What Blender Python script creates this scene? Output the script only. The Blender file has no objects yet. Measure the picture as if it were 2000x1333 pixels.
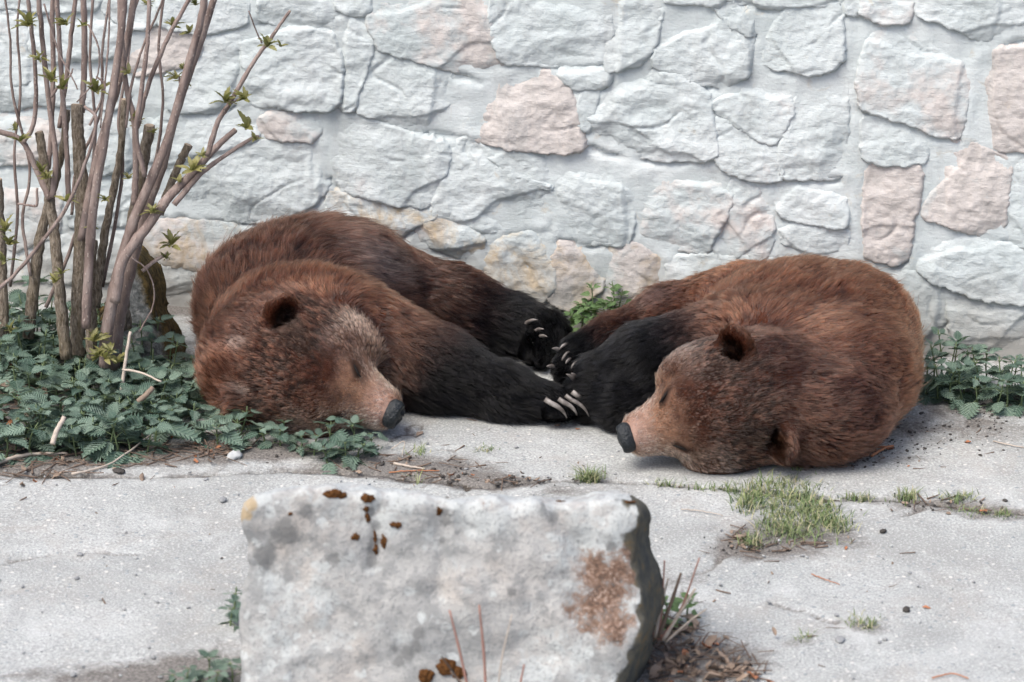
import bpy, math, random
import numpy as np
from mathutils import Vector, Matrix
from mathutils.bvhtree import BVHTree
from mathutils.kdtree import KDTree

SC = bpy.context.scene
COL = SC.collection
RNG = np.random.default_rng(7)
random.seed(7)

# ------------------------------------------------------------------ camera, light, exposure
PITCH = math.radians(20.0)
DIST = 10.7
FPX = 7500.0                                   # focal length in pixels of the 2000 px wide picture
CN = np.array([0, -math.cos(PITCH), math.sin(PITCH)])      # towards the camera
CU = np.array([0, math.sin(PITCH), math.cos(PITCH)])       # picture up
CR = np.array([1.0, 0, 0])
CAM = CN * DIST
cam_data = bpy.data.cameras.new('camera')
cam_data.sensor_width = 36
cam_data.lens = FPX / 2000 * 36
cam_data.clip_end = 200
cam_data.dof.use_dof = True
cam_data.dof.focus_distance = 10.35
cam_data.dof.aperture_fstop = 4.5
cam = bpy.data.objects.new('camera', cam_data)
COL.objects.link(cam)
cam.location = CAM
cam.rotation_euler = (math.pi / 2 - PITCH, 0, 0)
SC.camera = cam

SUN_EL, SUN_AZ = math.radians(57), math.radians(224)       # azimuth clockwise from +Y: behind and left of the camera
world = bpy.data.worlds.new('World')
SC.world = world
world.use_nodes = True
wn = world.node_tree
sky = wn.nodes.new('ShaderNodeTexSky')
sky.sky_type = 'NISHITA'
sky.sun_disc = False
sky.sun_elevation = SUN_EL
sky.sun_rotation = SUN_AZ
sky.air_density = 0.8
sky.dust_density = 4.0
sky.ozone_density = 1.2
wn.nodes['Background'].inputs['Strength'].default_value = 0.145
wn.links.new(sky.outputs[0], wn.nodes['Background'].inputs['Color'])
sun_data = bpy.data.lights.new('sun', 'SUN')
sun_data.energy = 1.5
sun_data.angle = math.radians(32)
sun_data.color = (1.0, 0.985, 0.94)
sun = bpy.data.objects.new('sun', sun_data)
COL.objects.link(sun)
sd = Vector((math.sin(SUN_AZ) * math.cos(SUN_EL), math.cos(SUN_AZ) * math.cos(SUN_EL), math.sin(SUN_EL)))
sun.rotation_euler = sd.to_track_quat('Z', 'Y').to_euler()
SC.view_settings.view_transform = 'Standard'
SC.view_settings.look = 'None'
SC.view_settings.gamma = 1
SC.view_settings.use_curve_mapping = False
SC.view_settings.exposure = 0.86
SC.cycles.max_bounces = 6

# ------------------------------------------------------------------ reading the picture's geometry
def ray(px, py):
    d = CR * (px - 1000) / FPX + CU * (666.5 - py) / FPX - CN
    return d

def at_y(px, py, Y):
    """the point of the vertical plane y = Y seen at picture position px, py"""
    d = ray(px, py)
    return CAM + d * ((Y - CAM[1]) / d[1])

def at_z(px, py, z=0.0):
    d = ray(px, py)
    return CAM + d * ((z - CAM[2]) / d[2])

def xz(px, Y, z):
    """the point at depth Y and height z that shows at picture column px"""
    dep = DIST - (Y * CN[1] + z * CN[2])
    return np.array([(px - 1000) / FPX * dep, Y, z])

# ------------------------------------------------------------------ numpy helpers
_perm = np.random.default_rng(3).permutation(256)
_perm = np.concatenate([_perm, _perm, _perm])
_grad = np.random.default_rng(4).normal(size=(256, 3))
_grad /= np.linalg.norm(_grad, axis=1)[:, None]

def perlin(p):
    p = np.asarray(p, float)
    i = np.floor(p).astype(int)
    f = p - i
    u = f * f * f * (f * (f * 6 - 15) + 10)
    i &= 255
    out = 0
    for dx in (0, 1):
        for dy in (0, 1):
            for dz in (0, 1):
                h = _perm[_perm[_perm[(i[..., 0] + dx) & 255] + ((i[..., 1] + dy) & 255)] + ((i[..., 2] + dz) & 255)]
                g = _grad[h]
                w = (u[..., 0] if dx else 1 - u[..., 0]) * (u[..., 1] if dy else 1 - u[..., 1]) * (u[..., 2] if dz else 1 - u[..., 2])
                out = out + w * (g[..., 0] * (f[..., 0] - dx) + g[..., 1] * (f[..., 1] - dy) + g[..., 2] * (f[..., 2] - dz))
    return out * 1.5

def fbm(p, oct=4, gain=.5):
    p = np.asarray(p, float)
    a, s, r = 1.0, 1.0, 0
    for _ in range(oct):
        r = r + a * perlin(p * s + 17.3 * s)
        a *= gain
        s *= 2.03
    return r

def smoothstep(a, b, x):
    t = np.clip((x - a) / (b - a), 0, 1)
    return t * t * (3 - 2 * t)

def norm(v):
    return v / (np.linalg.norm(v, axis=-1, keepdims=True) + 1e-9)

def poly_sdf(P, poly):
    """signed distance of the points P (n,2) to a closed polygon, positive inside"""
    poly = np.asarray(poly, float)
    d = np.full(len(P), 1e9)
    s = np.zeros(len(P), bool)
    n = len(poly)
    for i in range(n):
        a, b = poly[i], poly[(i + 1) % n]
        e = b - a
        w = P - a
        t = np.clip((w @ e) / max(e @ e, 1e-12), 0, 1)
        q = w - t[:, None] * e
        d = np.minimum(d, (q * q).sum(1))
        c = ((a[1] <= P[:, 1]) != (b[1] <= P[:, 1]))
        if abs(e[1]) > 1e-12:
            xi = a[0] + (P[:, 1] - a[1]) / e[1] * e[0]
            s ^= c & (P[:, 0] < xi)
    return np.where(s, 1, -1) * np.sqrt(d)

def line_dist(P, pts):
    d = np.full(len(P), 1e9)
    for a, b in zip(pts[:-1], pts[1:]):
        a, b = np.asarray(a, float), np.asarray(b, float)
        e = b - a
        t = np.clip(((P - a) @ e) / (e @ e), 0, 1)
        q = P - a - t[:, None] * e
        d = np.minimum(d, (q * q).sum(1))
    return np.sqrt(d)

def chaikin(poly, it=2, closed=True):
    p = np.asarray(poly, float)
    for _ in range(it):
        q = np.roll(p, -1, 0) if closed else p[1:]
        b = p if closed else p[:-1]
        n = np.empty((2 * len(b), p.shape[1]))
        n[0::2] = b * .75 + q * .25
        n[1::2] = b * .25 + q * .75
        if not closed:
            n = np.vstack([p[:1], n, p[-1:]])
        p = n
    return p

# ------------------------------------------------------------------ objects
def mesh_np(name, V, F, mat=None, smooth=True, attrs=None):
    me = bpy.data.meshes.new(name)
    V = np.asarray(V, np.float32)
    if isinstance(F, np.ndarray):
        k = F.shape[1]
        F = F.astype(np.int32)
        me.vertices.add(len(V))
        me.vertices.foreach_set('co', V.ravel())
        me.loops.add(F.size)
        me.loops.foreach_set('vertex_index', F.ravel())
        me.polygons.add(len(F))
        me.polygons.foreach_set('loop_start', np.arange(0, F.size, k, dtype=np.int32))
        me.update(calc_edges=True)
        me.validate()
    else:
        me.from_pydata([tuple(map(float, v)) for v in V], [], F)
    me.polygons.foreach_set('use_smooth', [smooth] * len(me.polygons))
    for k_, a in (attrs or {}).items():
        a = np.asarray(a, np.float32)
        if a.ndim == 1:
            at = me.attributes.new(k_, 'FLOAT', 'POINT')
            at.data.foreach_set('value', a)
        else:
            if a.shape[1] == 3:
                a = np.hstack([a, np.ones((len(a), 1), np.float32)])
            at = me.attributes.new(k_, 'FLOAT_COLOR', 'POINT')
            at.data.foreach_set('color', a.ravel())
    if mat:
        me.materials.append(mat)
    me.update()
    return me

def add(name, data, parent=None, loc=None, rot=None, scale=None):
    o = bpy.data.objects.new(name, data)
    COL.objects.link(o)
    if parent is not None:
        o.parent = parent
    if loc is not None:
        o.location = [float(c) for c in loc]
    if rot is not None:
        o.rotation_euler = rot
    if scale is not None:
        o.scale = scale if hasattr(scale, '__len__') else (scale,) * 3
    return o

def tag(o, label=None, cat=None, group=None, kind=None):
    if label: o['label'] = label
    if cat: o['category'] = cat
    if group: o['group'] = group
    if kind: o['kind'] = kind
    return o

def grid_faces(nu, nv, keep=None):
    i = np.arange(nu * nv).reshape(nu, nv)
    q = np.stack([i[:-1, :-1], i[1:, :-1], i[1:, 1:], i[:-1, 1:]], -1).reshape(-1, 4)
    if keep is not None:
        k = keep.reshape(nu, nv)
        k = (k[:-1, :-1] | k[1:, :-1] | k[1:, 1:] | k[:-1, 1:]).ravel()
        q = q[k]
    return q

def compact(V, F, *arrs):
    used = np.unique(F)
    m = np.full(len(V), -1)
    m[used] = np.arange(len(used))
    return (V[used], m[F]) + tuple(a[used] for a in arrs)

def tube_np(pts, rad, seg=8, cap=True, flat=1.0):
    """a tapering round tube along pts; returns vertices and faces"""
    pts = np.asarray(pts, float)
    n = len(pts)
    rad = np.broadcast_to(rad, (n,)) if np.ndim(rad) == 0 else np.asarray(rad, float)
    T = norm(np.gradient(pts, axis=0))
    ref = np.array([0, 1.0, 0.05]) if abs(T[0] @ np.array([0, 1.0, .05])) < .9 else np.array([1.0, 0, .1])
    a = norm(np.cross(T, ref))
    b = np.cross(T, a)
    th = np.linspace(0, 2 * np.pi, seg, endpoint=False)
    V = (pts[:, None] + rad[:, None, None] * (np.cos(th)[None, :, None] * a[:, None] + flat * np.sin(th)[None, :, None] * b[:, None])).reshape(-1, 3)
    F = []
    for i in range(n - 1):
        for j in range(seg):
            k = (j + 1) % seg
            F.append((i * seg + j, i * seg + k, (i + 1) * seg + k, (i + 1) * seg + j))
    if cap:
        F.append(tuple(range(seg))[::-1])
        F.append(tuple((n - 1) * seg + j for j in range(seg)))
    return V, F

def smooth_path(pts, n=24):
    """Catmull-Rom through the points"""
    p = np.asarray(pts, float)
    p = np.vstack([2 * p[0] - p[1], p, 2 * p[-1] - p[-2]])
    m = len(p) - 3
    out = []
    for s in np.linspace(0, m - 1e-6, n):
        i = int(s)
        t = s - i
        a, b, c, d = p[i:i + 4]
        out.append(.5 * (2 * b + (c - a) * t + (2 * a - 5 * b + 4 * c - d) * t * t + (-a + 3 * b - 3 * c + d) * t ** 3))
    return np.array(out)

class Join:
    """collects shapes that make up ONE object"""
    def __init__(s): s.V, s.F, s.n = [], [], 0
    def add(s, V, F):
        s.V.append(np.asarray(V, float))
        s.F += [tuple(int(i) + s.n for i in f) for f in F]
        s.n += len(V)
    def mesh(s, name, mat, smooth=True):
        return mesh_np(name, np.vstack(s.V), s.F, mat, smooth)

# ------------------------------------------------------------------ material helpers
class NT:
    def __init__(s, name):
        s.m = bpy.data.materials.new(name)
        s.m.use_nodes = True
        s.t = s.m.node_tree
        s.b = s.t.nodes['Principled BSDF']
        s.out = s.t.nodes['Material Output']
    def n(s, typ, **kw):
        nd = s.t.nodes.new('ShaderNode' + typ)
        for k, v in kw.items():
            if k == 'ins':
                for a, b in v.items():
                    s.set(nd, a, b)
            else:
                setattr(nd, k, v)
        return nd
    def set(s, nd, key, v):
        sock = nd.inputs[key]
        if hasattr(v, 'is_output') or isinstance(v, bpy.types.NodeSocket):
            s.t.links.new(v, sock)
        else:
            if sock.type == 'RGBA' and len(v) == 3: v = (*v, 1)
            sock.default_value = v
    def obj(s): return s.n('TexCoord').outputs['Object']
    def noise(s, scale, detail=4, rough=.55, vec=None, dist=0.0):
        nd = s.n('TexNoise', ins={'Scale': scale, 'Detail': detail, 'Roughness': rough, 'Distortion': dist})
        s.set(nd, 'Vector', vec if vec is not None else s.obj())
        return nd.outputs['Fac']
    def voro(s, scale, vec=None, feature='F1', out='Distance', rnd=1.0):
        nd = s.n('TexVoronoi', feature=feature, ins={'Scale': scale, 'Randomness': rnd})
        s.set(nd, 'Vector', vec if vec is not None else s.obj())
        return nd.outputs[out]
    def ramp(s, fac, stops, interp='LINEAR'):
        nd = s.n('ValToRGB')
        nd.color_ramp.interpolation = interp
        e = nd.color_ramp.elements
        while len(e) < len(stops): e.new(.5)
        for i, (p, c) in enumerate(stops):
            e[i].position = p
            e[i].color = (c, c, c, 1) if np.ndim(c) == 0 else (*c, 1)
        s.set(nd, 'Fac', fac)
        return nd.outputs['Color']
    def mix(s, fac, a, b, mode='MIX'):
        nd = s.n('Mix', data_type='RGBA', blend_type=mode)
        for i, v in ((0, fac), (6, a), (7, b)):
            if isinstance(v, bpy.types.NodeSocket): s.t.links.new(v, nd.inputs[i])
            elif i == 0: nd.inputs[0].default_value = v
            else: nd.inputs[i].default_value = (*v, 1)
        return nd.outputs[2]
    def math(s, op, a, b=0.0):
        nd = s.n('Math', operation=op)
        for i, v in ((0, a), (1, b)):
            if isinstance(v, bpy.types.NodeSocket): s.t.links.new(v, nd.inputs[i])
            else: nd.inputs[i].default_value = v
        return nd.outputs[0]
    def attr(s, name, out='Fac'):
        return s.n('Attribute', attribute_name=name).outputs[out]
    def bump(s, h, strength=.5, dist=.01, prev=None):
        nd = s.n('Bump', ins={'Strength': strength, 'Distance': dist, 'Height': h})
        if prev is not None: s.set(nd, 'Normal', prev)
        return nd.outputs['Normal']
    def fin(s, col=None, rough=.9, nrm=None, spec=.25, **kw):
        if col is not None: s.set(s.b, 'Base Color', col)
        s.set(s.b, 'Roughness', rough)
        s.set(s.b, 'Specular IOR Level', spec)
        if nrm is not None: s.set(s.b, 'Normal', nrm)
        for k, v in kw.items(): s.set(s.b, k, v)
        return s.m
# ------------------------------------------------------------------ materials of the setting
def mat_wall(mortar=False):
    t = NT('whitewashed_mortar' if mortar else 'whitewashed_stone')
    o = t.obj()
    info = t.n('ObjectInfo').outputs['Color']
    sep = t.n('SeparateColor', ins={'Color': info})
    bare, yel, shade = sep.outputs[0], sep.outputs[1], sep.outputs[2]
    n1, n2, n3 = t.noise(5, 5, .6, o), t.noise(22, 6, .65, o), t.noise(110, 4, .6, o)
    wash = t.ramp(n1, [(.3, (.42, .465, .46)), (.5, (.51, .552, .546)), (.72, (.58, .612, .605))])
    wash = t.mix(t.ramp(n2, [(.55, 0), (.75, .35)]), wash, (.47, .50, .51))
    beige = t.ramp(n2, [(.3, (.36, .325, .30)), (.5, (.50, .45, .415)), (.7, (.58, .53, .495))])
    bm = t.math('ADD', t.math('MULTIPLY', n1, 1.5), t.math('SUBTRACT', t.math('MULTIPLY', bare, 1.25), 1.25))
    bm = t.math('ADD', bm, t.math('MULTIPLY', t.math('SUBTRACT', n2, .5), .5))
    col = t.mix(t.ramp(bm, [(.08, 0), (.3, .85)]), wash, beige)
    # yellow lichen of the damp foot of the wall
    geo = t.n('NewGeometry').outputs['Position']
    z = t.n('SeparateXYZ', ins={'Vector': geo}).outputs['Z']
    ym = t.math('ADD', t.noise(9, 5, .7, o, .6), t.math('MULTIPLY', yel, .40))
    col = t.mix(t.ramp(ym, [(.66, 0), (.88, .8)]), col, (.47, .33, .16))
    drip = t.noise(5, 6, .65, t.n('Mapping', ins={'Vector': o, 'Scale': (2.6, 2.6, .28)}).outputs[0])
    col = t.mix(t.ramp(drip, [(.54, 0), (.70, .38)]), col, (.34, .355, .35))
    # damp dirty foot and scattered dark specks
    foot = t.math('ADD', t.math('MULTIPLY', z, 2.2), t.math('MULTIPLY', t.noise(7, 5, .6, o), .8))
    col = t.mix(t.ramp(foot, [(.45, .85), (1.05, 0)]), col, (.27, .26, .235))
    col = t.mix(t.ramp(t.noise(60, 3, .7, o), [(.66, 0), (.74, .35)]), col, (.24, .25, .25))
    h = t.math('ADD', t.math('MULTIPLY', n2, 1.0), t.math('MULTIPLY', n3, .35))
    lay = t.n('Mapping', ins={'Vector': o, 'Scale': (1, 1, 4.5), 'Rotation': (0, .25, 0)}).outputs[0]
    h2 = t.noise(16, 6, .7, lay, .7)
    nr = t.bump(h, .35 if mortar else .45, .012)
    nr = t.bump(h2, .2 if mortar else .3, .014, nr)
    return t.fin(col, .93, nr, .12)

def mat_concrete():
    t = NT('weathered_concrete')
    o = t.obj()
    n1, n2, n3 = t.noise(2.3, 6, .6, o), t.noise(14, 6, .7, o), t.noise(160, 3, .7, o)
    col = t.ramp(n1, [(.3, (.315, .328, .313)), (.5, (.40, .412, .396)), (.7, (.47, .48, .462))])
    col = t.mix(t.ramp(n2, [(.5, 0), (.72, .5)]), col, (.30, .295, .285))
    col = t.mix(t.ramp(n3, [(.38, .8), (.5, 0)]), col, (.24, .245, .24))
    col = t.mix(t.ramp(t.noise(48, 6, .75, o), [(.36, .45), (.48, 0)]), col, (.28, .285, .28))
    col = t.mix(t.ramp(t.noise(1.7, 7, .7, o, .8), [(.42, 0), (.60, .75)]), col, (.27, .272, .258))
    col = t.mix(t.ramp(t.noise(4.6, 7, .72, o, .6), [(.52, 0), (.68, .55)]), col, (.33, .31, .28))
    col = t.mix(t.ramp(t.noise(3.1, 7, .7, o, .5), [(.54, 0), (.70, .5)]), col, (.56, .57, .555))
    col = t.mix(t.ramp(n3, [(.54, 0), (.70, .7)]), col, (.66, .67, .655))
    # exposed aggregate
    vn = t.n('TexVoronoi', ins={'Scale': 62.0, 'Vector': o})
    peb = t.ramp(vn.outputs['Distance'], [(.28, 1), (.36, 0)])
    pick = t.ramp(t.n('SeparateColor', ins={'Color': vn.outputs['Color']}).outputs[0], [(.72, 0), (.76, 1)])
    pm = t.math('MULTIPLY', peb, pick)
    pcol = t.mix(t.n('SeparateColor', ins={'Color': vn.outputs['Color']}).outputs[1], (.23, .26, .27), (.62, .60, .56))
    col = t.mix(t.math('MULTIPLY', pm, .9), col, pcol)
    dirt = t.math('ADD', t.attr('dirt'), t.math('MULTIPLY', t.math('SUBTRACT', t.noise(11, 8, .75, o, .5), .5), 2.2))
    dcol = t.ramp(n3, [(.3, (.06, .055, .05)), (.55, (.17, .155, .14)), (.75, (.32, .29, .26))])
    col = t.mix(t.ramp(dirt, [(.33, 0), (.9, .92)]), col, dcol)
    h = t.math('ADD', t.math('MULTIPLY', n3, .5), t.math('ADD', t.math('MULTIPLY', pm, .35), t.math('MULTIPLY', n2, .8)))
    return t.fin(col, .92, t.bump(h, .6, .010), .15)

def mat_soil():
    t = NT('dark_soil')
    o = t.obj()
    n2, n3 = t.noise(25, 6, .7, o), t.noise(170, 4, .7, o)
    col = t.ramp(n3, [(.3, (.035, .03, .026)), (.5, (.10, .085, .07)), (.68, (.20, .175, .15)), (.8, (.38, .35, .31))])
    col = t.mix(t.ramp(n2, [(.5, 0), (.7, .6)]), col, (.26, .235, .21))
    return t.fin(col, .95, t.bump(t.math('ADD', n3, n2), .8, .015), .1)

M_STONE, M_MORTAR, M_CONC, M_SOIL = mat_wall(), mat_wall(True), mat_concrete(), mat_soil()

# ------------------------------------------------------------------ the stone wall
WA, WB = at_z(300, 597), at_z(1850, 692)
WU = (WB - WA) / np.linalg.norm(WB - WA)
WNRM = np.array([WU[1], -WU[0], 0.0])          # out of the wall, towards the camera
def on_wall(px, py):
    d = ray(px, py)
    t_ = ((WA - CAM) @ WNRM) / (d @ WNRM)
    p = CAM + d * t_ - WA
    return np.array([p @ WU, p[2]])

# outlines of the stones as picture positions; then bare (unpainted) amount, yellow lichen, how far it stands out (cm)
ST = [
 ([(721,-20),(950,-20),(953,47),(964,108),(980,124),(979,139),(952,153),(899,139),(863,126),(820,112),(777,101),(741,85),(726,47)],.62,0,3.0),
 ([(966,-20),(1189,-20),(1191,72),(1180,124),(1090,126),(1018,121),(986,115),(970,83),(964,47)],.3,0,2.4),
 ([(1193,-20),(1281,-20),(1285,22),(1274,83),(1252,124),(1224,123),(1189,136),(1184,119),(1195,79)],.1,0,2.8),
 ([(726,104),(820,119),(871,139),(917,155),(925,169),(914,216),(905,263),(856,254),(784,249),(748,227),(703,216),(707,180),(716,144)],.15,0,3.0),
 ([(934,173),(1000,158),(1025,144),(1072,150),(1105,173),(1117,209),(1124,245),(1135,277),(1133,288),(1072,290),(1029,288),(957,277),(928,267),(930,216)],1.0,0,2.6),
 ([(1168,170),(1225,150),(1270,135),(1330,150),(1380,190),(1390,250),(1396,298),(1370,306),(1300,309),(1230,303),(1190,292),(1150,280),(1152,230)],.25,0,3.6),
 ([(1090,133),(1180,141),(1191,146),(1177,166),(1126,168),(1105,153)],.05,0,1.6),
 ([(1123,180),(1162,172),(1155,223),(1146,249),(1132,231)],.1,0,1.3),
 ([(651,234),(698,234),(784,263),(874,288),(871,324),(853,375),(836,398),(784,394),(730,382),(676,371),(647,346),(644,288)],.35,0,3.2),
 ([(903,277),(928,279),(964,313),(1007,342),(1069,367),(1076,389),(1072,443),(1018,450),(957,456),(856,429),(853,396),(871,342)],.1,0,2.8),
 ([(939,281),(1029,294),(1081,302),(1078,358),(1069,364),(1036,347),(1000,333),(964,308)],.1,0,1.8),
 ([(1094,318),(1144,297),(1202,313),(1231,331),(1238,375),(1231,432),(1224,475),(1144,472),(1094,465),(1083,432),(1087,378)],.3,0,2.5),
 ([(809,420),(850,420),(935,465),(940,480),(905,499),(880,493),(820,470)],.5,.58,2.0),
 ([(644,380),(730,390),(842,405),(846,418),(799,440),(759,470),(694,450),(647,430)],.35,.45,1.6),
 ([(1300,2),(1394,14),(1432,55),(1466,72),(1458,137),(1418,167),(1363,158),(1283,125),(1283,80)],.3,0,2.8),
 ([(1398,10),(1468,6),(1470,66),(1437,50)],.05,0,1.6),
 ([(1482,18),(1636,12),(1641,115),(1594,139),(1484,124),(1478,63)],.1,0,2.2),
 ([(1395,210),(1478,147),(1531,173),(1545,210),(1513,276),(1463,257)],.35,0,2.4),
 ([(1563,184),(1584,150),(1647,140),(1649,263),(1641,344),(1531,341),(1528,294),(1554,226)],.08,0,2.2),
 ([(1400,233),(1458,270),(1518,288),(1523,347),(1458,343),(1413,323),(1397,294)],.3,0,3.0),
 ([(1240,360),(1275,345),(1330,330),(1395,345),(1427,365),(1422,400),(1393,455),(1380,492),(1300,480),(1245,462),(1235,410)],.55,.08,3.2),
 ([(1433,357),(1478,373),(1505,420),(1505,467),(1494,501),(1442,496),(1396,485),(1396,462),(1426,410)],.5,0,2.8),
 ([(1526,357),(1594,349),(1649,354),(1647,438),(1589,430),(1531,417),(1515,389)],.1,0,2.2),
 ([(1526,452),(1594,438),(1649,454),(1647,506),(1610,501),(1523,493)],.1,0,1.8),
 ([(1689,116),(1715,53),(1825,53),(1899,79),(1893,147),(1872,265),(1825,254),(1794,239),(1752,226),(1689,205),(1683,168)],.45,0,3.0),
 ([(1914,126),(1951,105),(2030,95),(2030,286),(1941,286),(1907,267),(1912,200)],.95,0,3.0),
 ([(1689,233),(1809,244),(1813,273),(1804,313),(1715,315),(1689,299)],.08,0,1.6),
 ([(1697,336),(1720,322),(1794,328),(1788,389),(1775,436),(1767,502),(1744,511),(1694,499),(1694,420)],.8,0,2.8),
 ([(1817,294),(1878,280),(1967,315),(1967,368),(1951,467),(1878,441),(1807,420),(1804,378)],.65,0,2.6),
 ([(1809,433),(1878,448),(1957,480),(2030,502),(2030,586),(1930,580),(1851,554),(1799,530),(1802,473)],.15,0,3.2),
 ([(1985,322),(2030,315),(2030,480),(1962,470),(1977,400)],.2,0,1.8),
 ([(1688,517),(1773,527),(1843,562),(1855,614),(1800,650),(1720,640),(1680,560)],.12,0,2.0),
 ([(1853,569),(1930,586),(2030,598),(2030,680),(1870,665),(1860,620)],.12,0,2.2),
 ([(1694,-20),(1778,-20),(1775,37),(1720,37),(1691,24)],.4,0,2.8),
 ([(1800,-20),(2030,-20),(2020,66),(1957,79),(1904,68),(1867,47),(1796,21)],.12,0,3.4),
 ([(1655,-20),(1689,-20),(1689,26),(1660,22)],.05,0,1.4),
 ([(1300,-30),(1470,-30),(1470,-2),(1398,4),(1302,-4)],.1,0,2.0),
 ([(1482,-30),(1640,-30),(1640,4),(1484,10)],.15,0,2.0),
 ([(1095,478),(1175,474),(1172,560),(1110,600),(1075,580)],.75,.58,2.2),
 ([(1181,482),(1240,482),(1300,522),(1292,590),(1200,610),(1178,570)],.7,.35,2.2),
 ([(948,482),(1050,455),(1072,490),(1080,560),(1040,600),(960,580)],.3,.6,2.0),
 ([(1308,512),(1400,502),(1390,560),(1315,580)],.3,.1,1.6),
 ([(1404,504),(1510,510),(1600,514),(1672,520),(1676,560),(1400,570)],.1,0,1.5),
 ([(512,-20),(660,-20),(655,50),(600,50),(560,45),(512,38)],.1,0,2.4),
 ([(664,-20),(718,-20),(720,18),(700,28),(662,15)],.05,0,1.6),
 ([(478,50),(540,42),(640,60),(662,110),(662,190),(640,208),(560,205),(490,200),(478,120)],.05,0,2.8),
 ([(657,55),(713,27),(723,90),(708,140),(690,205),(668,210),(668,110)],.1,0,2.2),
 ([(505,235),(540,225),(615,223),(632,240),(605,270),(540,268),(508,257)],.55,0,2.6),
 ([(395,80),(472,72),(474,190),(420,215),(335,210),(330,150),(392,112)],.05,0,2.4),
 ([(-20,20),(55,40),(80,90),(68,150),(-20,170)],.3,.1,1.6),
 ([(70,22),(180,22),(240,58),(230,105),(100,118),(60,90)],.2,0,2.4),
 ([(246,70),(300,55),(388,70),(384,108),(325,130),(260,142),(238,110)],.75,0,2.4),
 ([(310,-20),(480,-20),(478,40),(400,62),(320,46)],.1,0,2.6),
 ([(-20,176),(60,124),(200,130),(250,172),(230,207),(100,196),(-20,212)],.1,0,3.0),
 ([(-20,222),(90,216),(112,270),(60,312),(-20,316)],.6,0,2.2),
 ([(124,215),(236,215),(262,262),(246,326),(150,338),(118,290)],.2,0,2.2),
 ([(270,222),(420,222),(492,212),(497,270),(440,290),(335,322),(268,300)],.08,0,2.6),
 ([(-20,345),(60,330),(118,350),(110,450),(30,482),(-20,475)],.55,0,2.4),
 ([(130,352),(250,340),(325,372),(335,420),(250,432),(140,442)],.3,.1,2.2),
 ([(342,332),(450,294),(560,277),(636,300),(636,370),(560,425),(470,432),(352,420)],.1,0,2.6),
 ([(282,432),(450,440),(470,462),(440,500),(380,522),(290,505)],.6,.6,2.4),
 ([(272,520),(390,524),(382,562),(300,574),(268,552)],.3,.15,2.2),
 ([(-20,492),(100,470),(250,448),(268,500),(240,540),(60,545),(-20,536)],.3,.2,2.2),
 ([(-20,550),(120,552),(240,552),(262,576),(250,600),(-20,610)],.35,.15,1.8),
 ([(395,528),(480,470),(640,470),(800,490),(930,510),(940,590),(700,610),(400,600)],.2,.2,1.6),
 ([(210,-20),(300,-20),(302,42),(250,52),(206,15)],.15,0,2.0),
 ([(-20,-20),(198,-20),(190,12),(80,14),(-20,10)],.2,0,2.0),
]

def corners(p, t=.16):
    """the outline with its corners cut a little"""
    q, o = np.roll(p, -1, 0), np.roll(p, 1, 0)
    n = np.empty((3 * len(p), 2))
    n[0::3] = p + (o - p) * t
    n[1::3] = p * .6 + (p + (o - p) * t) * .2 + (p + (q - p) * t) * .2
    n[2::3] = p + (q - p) * t
    return n

wall_root = add('stone_wall', None)
tag(wall_root, 'whitewashed rubble stone wall behind the two sleeping bears', 'wall', kind='thing')
stones = []
for poly, bare, yel, proud in ST:
    stones.append((corners(np.array([on_wall(*p) for p in poly])), bare, yel, proud * .0068))
# the wall goes on beyond the picture: rougher stones in courses there
r2 = random.Random(5)
uL, uR = on_wall(-25, 300)[0], on_wall(2035, 300)[0]
for side in (0, 1):
    for row in range(6):
        u = uR + .02 if side else uL - .02
        for k in range(4):
            w, h = r2.uniform(.2, .36), .2
            a, b = (u, u + w) if side else (u - w, u)
            z0 = row * .215 + .01
            poly = [(a + .012, z0 + r2.uniform(0, .03)), ((a + b) / 2, z0 + r2.uniform(0, .02)), (b - .012, z0 + r2.uniform(0, .03)), (b - .012, z0 + h - r2.uniform(0, .02)), ((a + b) / 2, z0 + h), (a + .012, z0 + h - r2.uniform(0, .03))]
            stones.append((corners(np.array(poly)), r2.choice([.1, .1, .3, .7]), 0, r2.uniform(.018, .03)))
            u = b if side else a

def mortar_h(u, v):
    p = np.stack([u, v, np.zeros_like(u)], -1)
    return .0045 * fbm(p * 4, 3) + .0022 * fbm(p * 20 + 5, 3)

def wall_world(u, v, n):
    return WA + u[:, None] * WU + v[:, None] * np.array([0, 0, 1.0]) + n[:, None] * WNRM

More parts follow.
